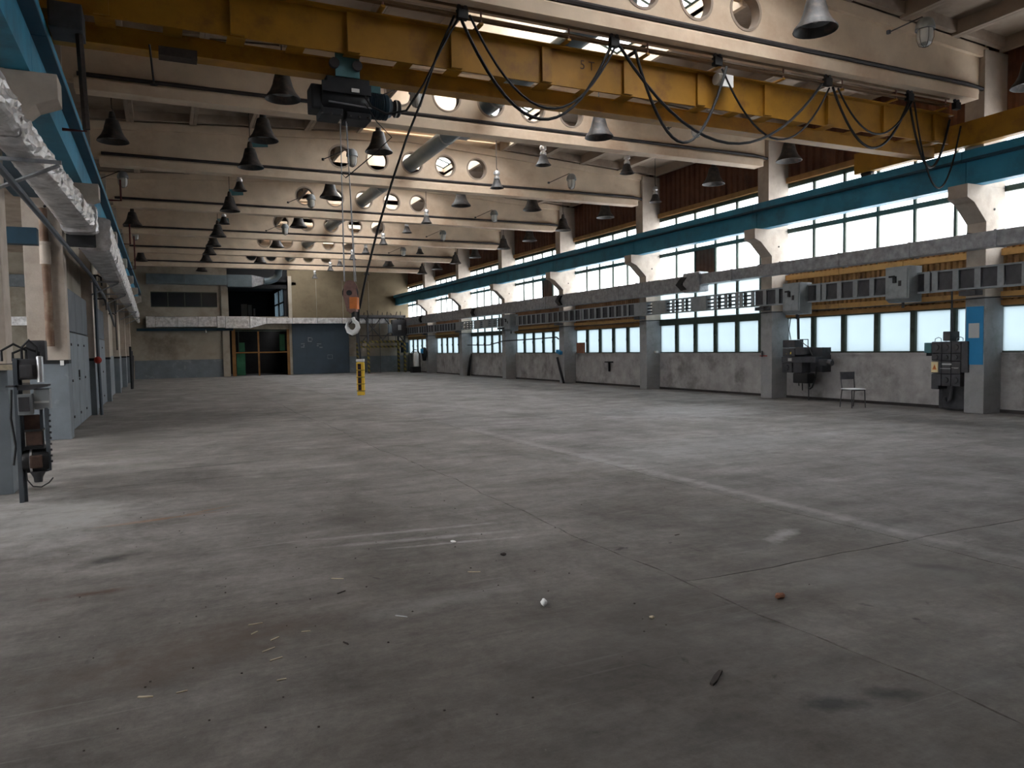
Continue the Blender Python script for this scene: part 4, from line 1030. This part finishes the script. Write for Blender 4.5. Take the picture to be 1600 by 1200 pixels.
MB().bar((0, -.12, 0), (0, .15, 0), .015, 6).build('spindle', redm, t); MB().bar((-.02, .05, -.03), (-.02, .05, .14), .02, 6).build('body', greyd, t)

# blue tool holder, red items, leaning board in the middle bays
t = empty('pipe_pump', 'blue-topped dark pipe leaning against the fourth window-side column', 'pipe', (15.45, 27.9, 0))
MB().tube([(0, .0, 0), (-.02, .3, .6), (-.0, .55, 1.1)], .05, 8).build('pipe', black, t, True); MB().cbox((0, .68, 1.2), (.15, .35, .14), Matrix.Rotation(.25, 4, 'X')).build('head', blueb, t, bevel=.02)
t = MB().box(15.98, 16.02, 27.05, 27.7, 1.28, 1.72).build('leaning_board', clay); tag(t, 'brown board leaning in the window corner', 'board')
for q, (x, y, c) in enumerate(((15.95, 22.1, redm), (15.9, 21.95, white), (15.95, 22.6, clay))):
    t = MB().cbox((x, y, 1.32), (.12, .18, .08)).build('sill_item', c, bevel=.01); tag(t, ['small red', 'small white', 'small brown'][q]+' object on the sill by the third window-side column', 'object')
t = empty('tool_bracket', 'black iron bracket sticking from the mortar wall', 'bracket', (16.05, 25.2, .9))
MB().box(-.05, 0, -.02, .06, -.35, .02).build('stem', black, t); MB().box(-.06, 0, -.25, .3, .0, .05).build('arm', black, t)
# cables across the fifth and fourth bay
t = MB().tube([(15.5, 39, 1.75), (15.5, 36, 1.72), (15.5, 34.2, 1.9), (15.5, 30, 1.95), (15.5, 28.6, 1.98), (15.5, 28.4, 1.9)], .03, 6).build('slack_hose', black, smooth=True); tag(t, 'black hose slung across the windows between far columns', 'hose')

# far right corner: extinguisher-like cylinder and dark cabinet
t = empty('gas_cylinder', 'white-bodied cylinder in a dark frame in the far right corner', 'cylinder', (15.4, 48.2, 0))
MB().lathe([(0, .02), (.16, .02), (.17, .06), (.17, .85), (.12, .98), (.04, 1.02), (0, 1.05)], (0, 0, .4), 18).build('body', white, t, True)
MB().box(-.3, .3, -.1, .4, 0, .4).build('stand', black, t); MB().tube([(-.3, .1, 0), (-.3, .1, 1.3), (-.1, .1, 1.55), (.2, .1, 1.5), (.3, .1, 1.2), (.3, .1, 0)], .03, 6).build('frame', black, t, True)
t = empty('wall_cabinet', 'dark blue cabinet on the far right corner column', 'cabinet', (15.3, 50.1, 1.35))
MB().box(-.3, .2, 0, .3, 0, .7).build('body', darkblue, t, bevel=.02); MB().box(-.28, .18, -.02, 0, .03, .67).build('door', darkblue, t)
t = empty('hanging_coat', 'dark bundle with blue strap hanging on the seventh window-side column', 'bundle', (15.3, 46.2, .8))
MB().lathe([(0, 0), (.12, .03), (.16, .3), (.2, .6), (.12, .85), (0, .9)], (0, -.05, 0), 12).build('bundle', black, t, True); MB().box(-.2, -.1, -.2, .1, .5, .8).build('strap', blueb, t, bevel=.02)
t = empty('leaning_bars', 'dark bars leaning at the sixth window-side column', 'bars', (15.9, 39.6, 0))
for j in range(3): MB().bar((-.1, j*.15, 0), (.05, j*.12, 1.25-.1*j), .03, 6).build('bar', black, t)

# ------------------------------------------------------------------ hazard striped loading frame
gf = empty('striped_frame', 'steel frame on four yellow-black striped posts before the far wall', 'steel frame', (12.15, 49.9, 0))
for (x, y) in ((0, 1.2), (.45, 0), (2.9, 1.2), (3.0, 0)):
    MB().box(x-.07, x+.07, y-.07, y+.07, 0, 2.05).build('post', hazard, gf)
    MB().box(x-.06, x+.06, y-.06, y+.06, 2.05, 4.4 if x < .1 else 3.9).build('upper_post', greyd, gf)
for y in (0, 1.2):
    MB().box(-.07, 3.07, y-.05, y+.05, 2.05, 2.2).build('beam', hazard, gf); MB().box(-.07, 3.07, y-.05, y+.05, 1.72, 1.85).build('beam', hazard, gf)
MB().box(-.1, 3.1, -.06, 1.3, 3.75, 3.92).build('deck', greyd, gf)
MB().box(.3, 2.6, 1.0, 1.2, 1.5, 2.05).build('yellow_screen', wallb, gf)
for (a, b_) in ((.1, 1.4), (1.4, 2.9), (2.9, 1.6), (1.5, .2)): MB().bar((a, .0, 2.2), (b_, .0, 3.75), .035, 6).build('brace', greyd, gf)
for a in (.8, 1.3, 1.9, 2.4): MB().bar((a, .1, 0 if a == 1.3 else 2.2), (a, .1, 3.75), .022, 6).build('hanger_bar', greyd, gf)
for j in range(9): MB().bar((.2+j*.32, 0, 3.92), (.2+j*.32+random.uniform(-.1, .1), 0, 4.05+random.uniform(0, .2)), .03, 5).build('stub', oldwood, gf)
cbx = empty('control_cabinet', 'dark control cabinet with pale plate mounted on the striped frame', 'cabinet', (14.2, 49.5, 2.5))
MB().box(0, 1.0, 0, .35, 0, 1.1).build('body', greyd, cbx, bevel=.03); MB().box(.4, .62, -.02, 0, .4, .75).build('plate', paper, cbx); MB().box(-.25, 0, .05, .3, .2, .8).build('side_box', bluegrey, cbx, bevel=.02)

# ------------------------------------------------------------------ left machine rack
rustdk = mat('dark_rusty_iron', (.085, .05, .038), rough=.8, var=.4, scale=9)
mr = empty('machine_rack', 'tall rusty rack of old switch boxes and motor at the nearest left column', 'machine', (-1.42, 9.32, 0))
MB().box(-.01, .03, -.02, .03, .0, 1.53).build('angle_post', darkgrey, mr); MB().box(.03, .06, .03, .045, .0, 1.53).build('angle_post', darkgrey, mr)
MB().box(.25, .29, .0, .05, .32, 1.0).build('channel', darkgrey, mr, bevel=.005); MB().box(.20, .23, .05, .08, .32, 1.0).build('channel', darkgrey, mr)
MB().box(.02, .22, .0, .2, 1.30, 1.52).build('switch_cover', greyd, mr, bevel=.03)
MB().box(.05, .17, -.04, .0, 1.32, 1.46).build('hatch', greyd, mr, bevel=.02, label='small tilted dark hatch')
MB().lathe([(0, 0), (.032, 0), (.032, .27), (.02, .28), (0, .28)], (.23, .02, 1.27), 14).build('capacitor', silver, mr, True, label='pale metal capacitor can')
MB().box(-.08, .30, -.02, .2, 1.225, 1.245).build('shelf', greyd, mr); MB().prism([(.02, 1.225), (.3, 1.225), (.12, 1.19), (.02, 1.19)], 1, -.02, .0).build('shelf_lip', greyd, mr)
MB().box(.02, .15, -.05, .1, .93, 1.15).build('control_box', greypl, mr, bevel=.012); MB().box(.03, .13, -.062, -.05, .97, 1.12).build('box_cover', greyd, mr, bevel=.006)
MB().box(.16, .31, .0, .16, .98, 1.2).build('side_cover', greypl, mr, bevel=.012); MB().box(.165, .30, -.008, .0, 1.05, 1.07).build('trim_strip', paper, mr)
MB().box(.05, .2, .05, .15, .76, .92).build('rusty_panel', rustdk, mr, bevel=.008)
MB().box(.07, .22, .0, .12, .60, .75).build('rusty_panel', rustdk, mr, bevel=.008)
MB().box(.06, .23, -.02, .16, .75, .77).build('clamp', black, mr); MB().box(.06, .23, -.02, .16, .56, .59).build('clamp', black, mr)
MB().lathe([(0, -.12), (.12, -.12), (.13, -.09), (.13, .09), (.12, .12), (0, .12)], (.15, .08, .43), 20, Matrix.Rotation(pi/2, 3, 'Y')).build('motor', black, mr, True)
MB().box(.10, .22, -.06, .0, .36, .50).build('motor_plate', rustdk, mr, bevel=.02, label='rust-red motor plate')
MB().lathe([(.125, -.02), (.137, -.02), (.137, 0), (.125, 0)], (.12, .08, .43), 20, Matrix.Rotation(pi/2, 3, 'Y')).build('motor_band', silver, mr, True)
MB().lathe([(0, 0), (.04, .0), (.045, .05), (.08, .12), (0, .13)], (.16, .05, .2), 14).build('drain_cone', greyd, mr, True)
MB().tube([(.06, 0, .36), (.07, -.02, .24), (.12, -.04, .17), (.2, -.06, .16), (.27, -.06, .2), (.31, -.06, .25)], .007, 6).build('loose_cable', black, mr, True)
MB().tube([(-.03, -.02, 1.2), (-.05, 0, .9), (-.02, 0, .6), (-.05, .02, .4)], .012, 6).build('loose_cable', black, mr, True)
MB().box(.08, .26, .25, .42, 1.5, 1.72).build('rear_box', greyd, mr, bevel=.02)
for (a, b_, c_) in ((-.12, .1, .16), (-.02, .22, .12), (.06, .2, .2)):
    MB().tube([(a, .1, 1.5), (a, .1, 1.5+c_*.7), ((a+b_)/2, .1, 1.52+c_), (b_, .1, 1.5+c_*.7), (b_, .1, 1.5)], .014, 6).build('hose_loop', black, mr, True)
for j in range(9): MB().lathe([(0, 0), (.012, 0), (.012, .02), (0, .02)], (.288, .0, .42+j*.062), 6, Matrix.Rotation(pi/2, 3, 'Y')).build('bolt', greyd, mr)
txt = bpy.data.curves.new('capacity_mark', 'FONT'); txt.body = '5 T'; txt.size = .2; txt.extrude = .001
to = bpy.data.objects.new('tmp', txt); C.objects.link(to); bpy.context.view_layer.update()
tm_ = bpy.data.meshes.new_from_object(to.evaluated_get(bpy.context.evaluated_depsgraph_get())); bpy.data.objects.remove(to)
tm_.materials.clear(); tm_.materials.append(railm); to = link('capacity_mark', tm_, cr_, 'faint dark capacity lettering'); to.location = (6.15, -.004, .3); to.rotation_euler = (pi/2, 0, 0)
t = MB().box(-1.95, -1.5, 9.75, 9.93, 1.40, 1.46).build('wooden_shelf', wood); tag(t, 'narrow pale shelf on the nearest left column', 'shelf')

# ------------------------------------------------------------------ litter on the floor
def lump(x, y, r, mt, name, lab, cat, sq=(1, 1, .5), grp=None):
    bm = bmesh.new(); bmesh.ops.create_icosphere(bm, subdivisions=2, radius=r)
    for v in bm.verts:
        v.co = Vector((v.co.x*sq[0], v.co.y*sq[1], v.co.z*sq[2]))*random.uniform(.78, 1.15)
    zmin = min(v.co.z for v in bm.verts)
    for v in bm.verts: v.co.z -= zmin
    me = bpy.data.meshes.new(name); bm.to_mesh(me); bm.free(); me.materials.append(mt)
    o = link(name, me); o.location = (x, y, 0); o.rotation_euler[2] = random.uniform(0, 3); tag(o, lab, cat, grp); return o
lump(2.01, 3.91, .028, white, 'plaster_chip', 'white plaster chip lying upright in the middle foreground', 'chip', (.7, 1.3, .9))
lump(3.34, 3.36, .028, clay, 'brick_crumb', 'reddish brick crumb right of the long floor crack', 'crumb', (1.2, .8, .7))
lump(2.46, 3.45, .016, wood, 'stone_crumb', 'small tan crumb left of the long floor crack', 'crumb')
lump(2.25, 5.03, .022, oldwood, 'dark_crumb', 'small dark crumb behind the white plaster chip', 'crumb')
lump(2.05, 5.56, .02, white, 'pale_crumb', 'pale crumb on the scraped floor in the middle', 'crumb', (1.5, .8, .5))
def chip(x, y, L1, w_, ang, mt, lab, tilt=0):
    pts = [(-L1/2, -w_*.3), (-L1*.2, -w_/2), (L1/2, -w_*.25), (L1*.46, w_*.3), (.1*L1, w_/2), (-L1*.45, w_*.35)]
    o = MB().prism(pts, 2, 0, max(.004, w_*.35)).build('wood_splinter', mt)
    o.location = (x, y, .0); o.rotation_euler = (0, 0, ang); tag(o, lab, 'splinter', 'wood splinters on the floor'); return o
chip(2.27, 2.68, .17, .028, radians(35), oldwood, 'thick dark stick lying in the right foreground')
sp_ = [(.82, 3.90, .05, .012, 1.9, oldwood, 'short black splinter right of the pale ones'),
       (.42, 4.42, .08, .010, .0, wood, 'pale splinter lying level above the splinter cluster'), (.40, 4.28, .05, .009, .7, wood, 'pale splinter just below the level one'),
       (.49, 4.14, .06, .010, .6, wood, 'brightest pale splinter in the cluster'), (.44, 4.0, .08, .008, .5, wood, 'thin splinter under the brightest one'),
       (.66, 4.17, .05, .007, -.2, wood, 'tiny splinter right of the brightest one'), (.46, 3.86, .07, .009, .3, wood, 'bent splinter at the lower edge of the cluster'),
       (1.02, 5.05, .09, .011, -.6, wood, 'lone splinter on the scraped floor, farthest back'), (.98, 4.75, .07, .010, .5, oldwood, 'brownish splinter under the lone far one'),
       (-.13, 3.70, .07, .013, -.4, wood, 'curled splinter at lower left'), (.02, 3.68, .05, .008, .1, wood, 'small splinter right of the curled one'),
       (.45, 3.60, .045, .010, .0, wood, 'short splinter below the cluster'), (1.9, 4.75, .09, .010, -.5, wood, 'grey splinter behind the white chip'), (1.2, 4.15, .08, .008, -.8, paper, 'pale grey sliver left of the white chip'),
       (3.75, 4.9, .05, .012, .1, oldwood, 'small black sliver near the round floor patch')]
for a in sp_: chip(*a)
crumbs = MB()
for i in range(150):
    x, y = random.gauss(.6, 1.6), random.uniform(2.6, 9)
    r = random.uniform(.002, .005)
    crumbs.box(x-r, x+r, y-r*.8, y+r*.8, 0, r*.9, None)
t = crumbs.build('floor_grit', oldwood); tag(t, 'scattered dark grit on the concrete floor', 'grit', kind='stuff')
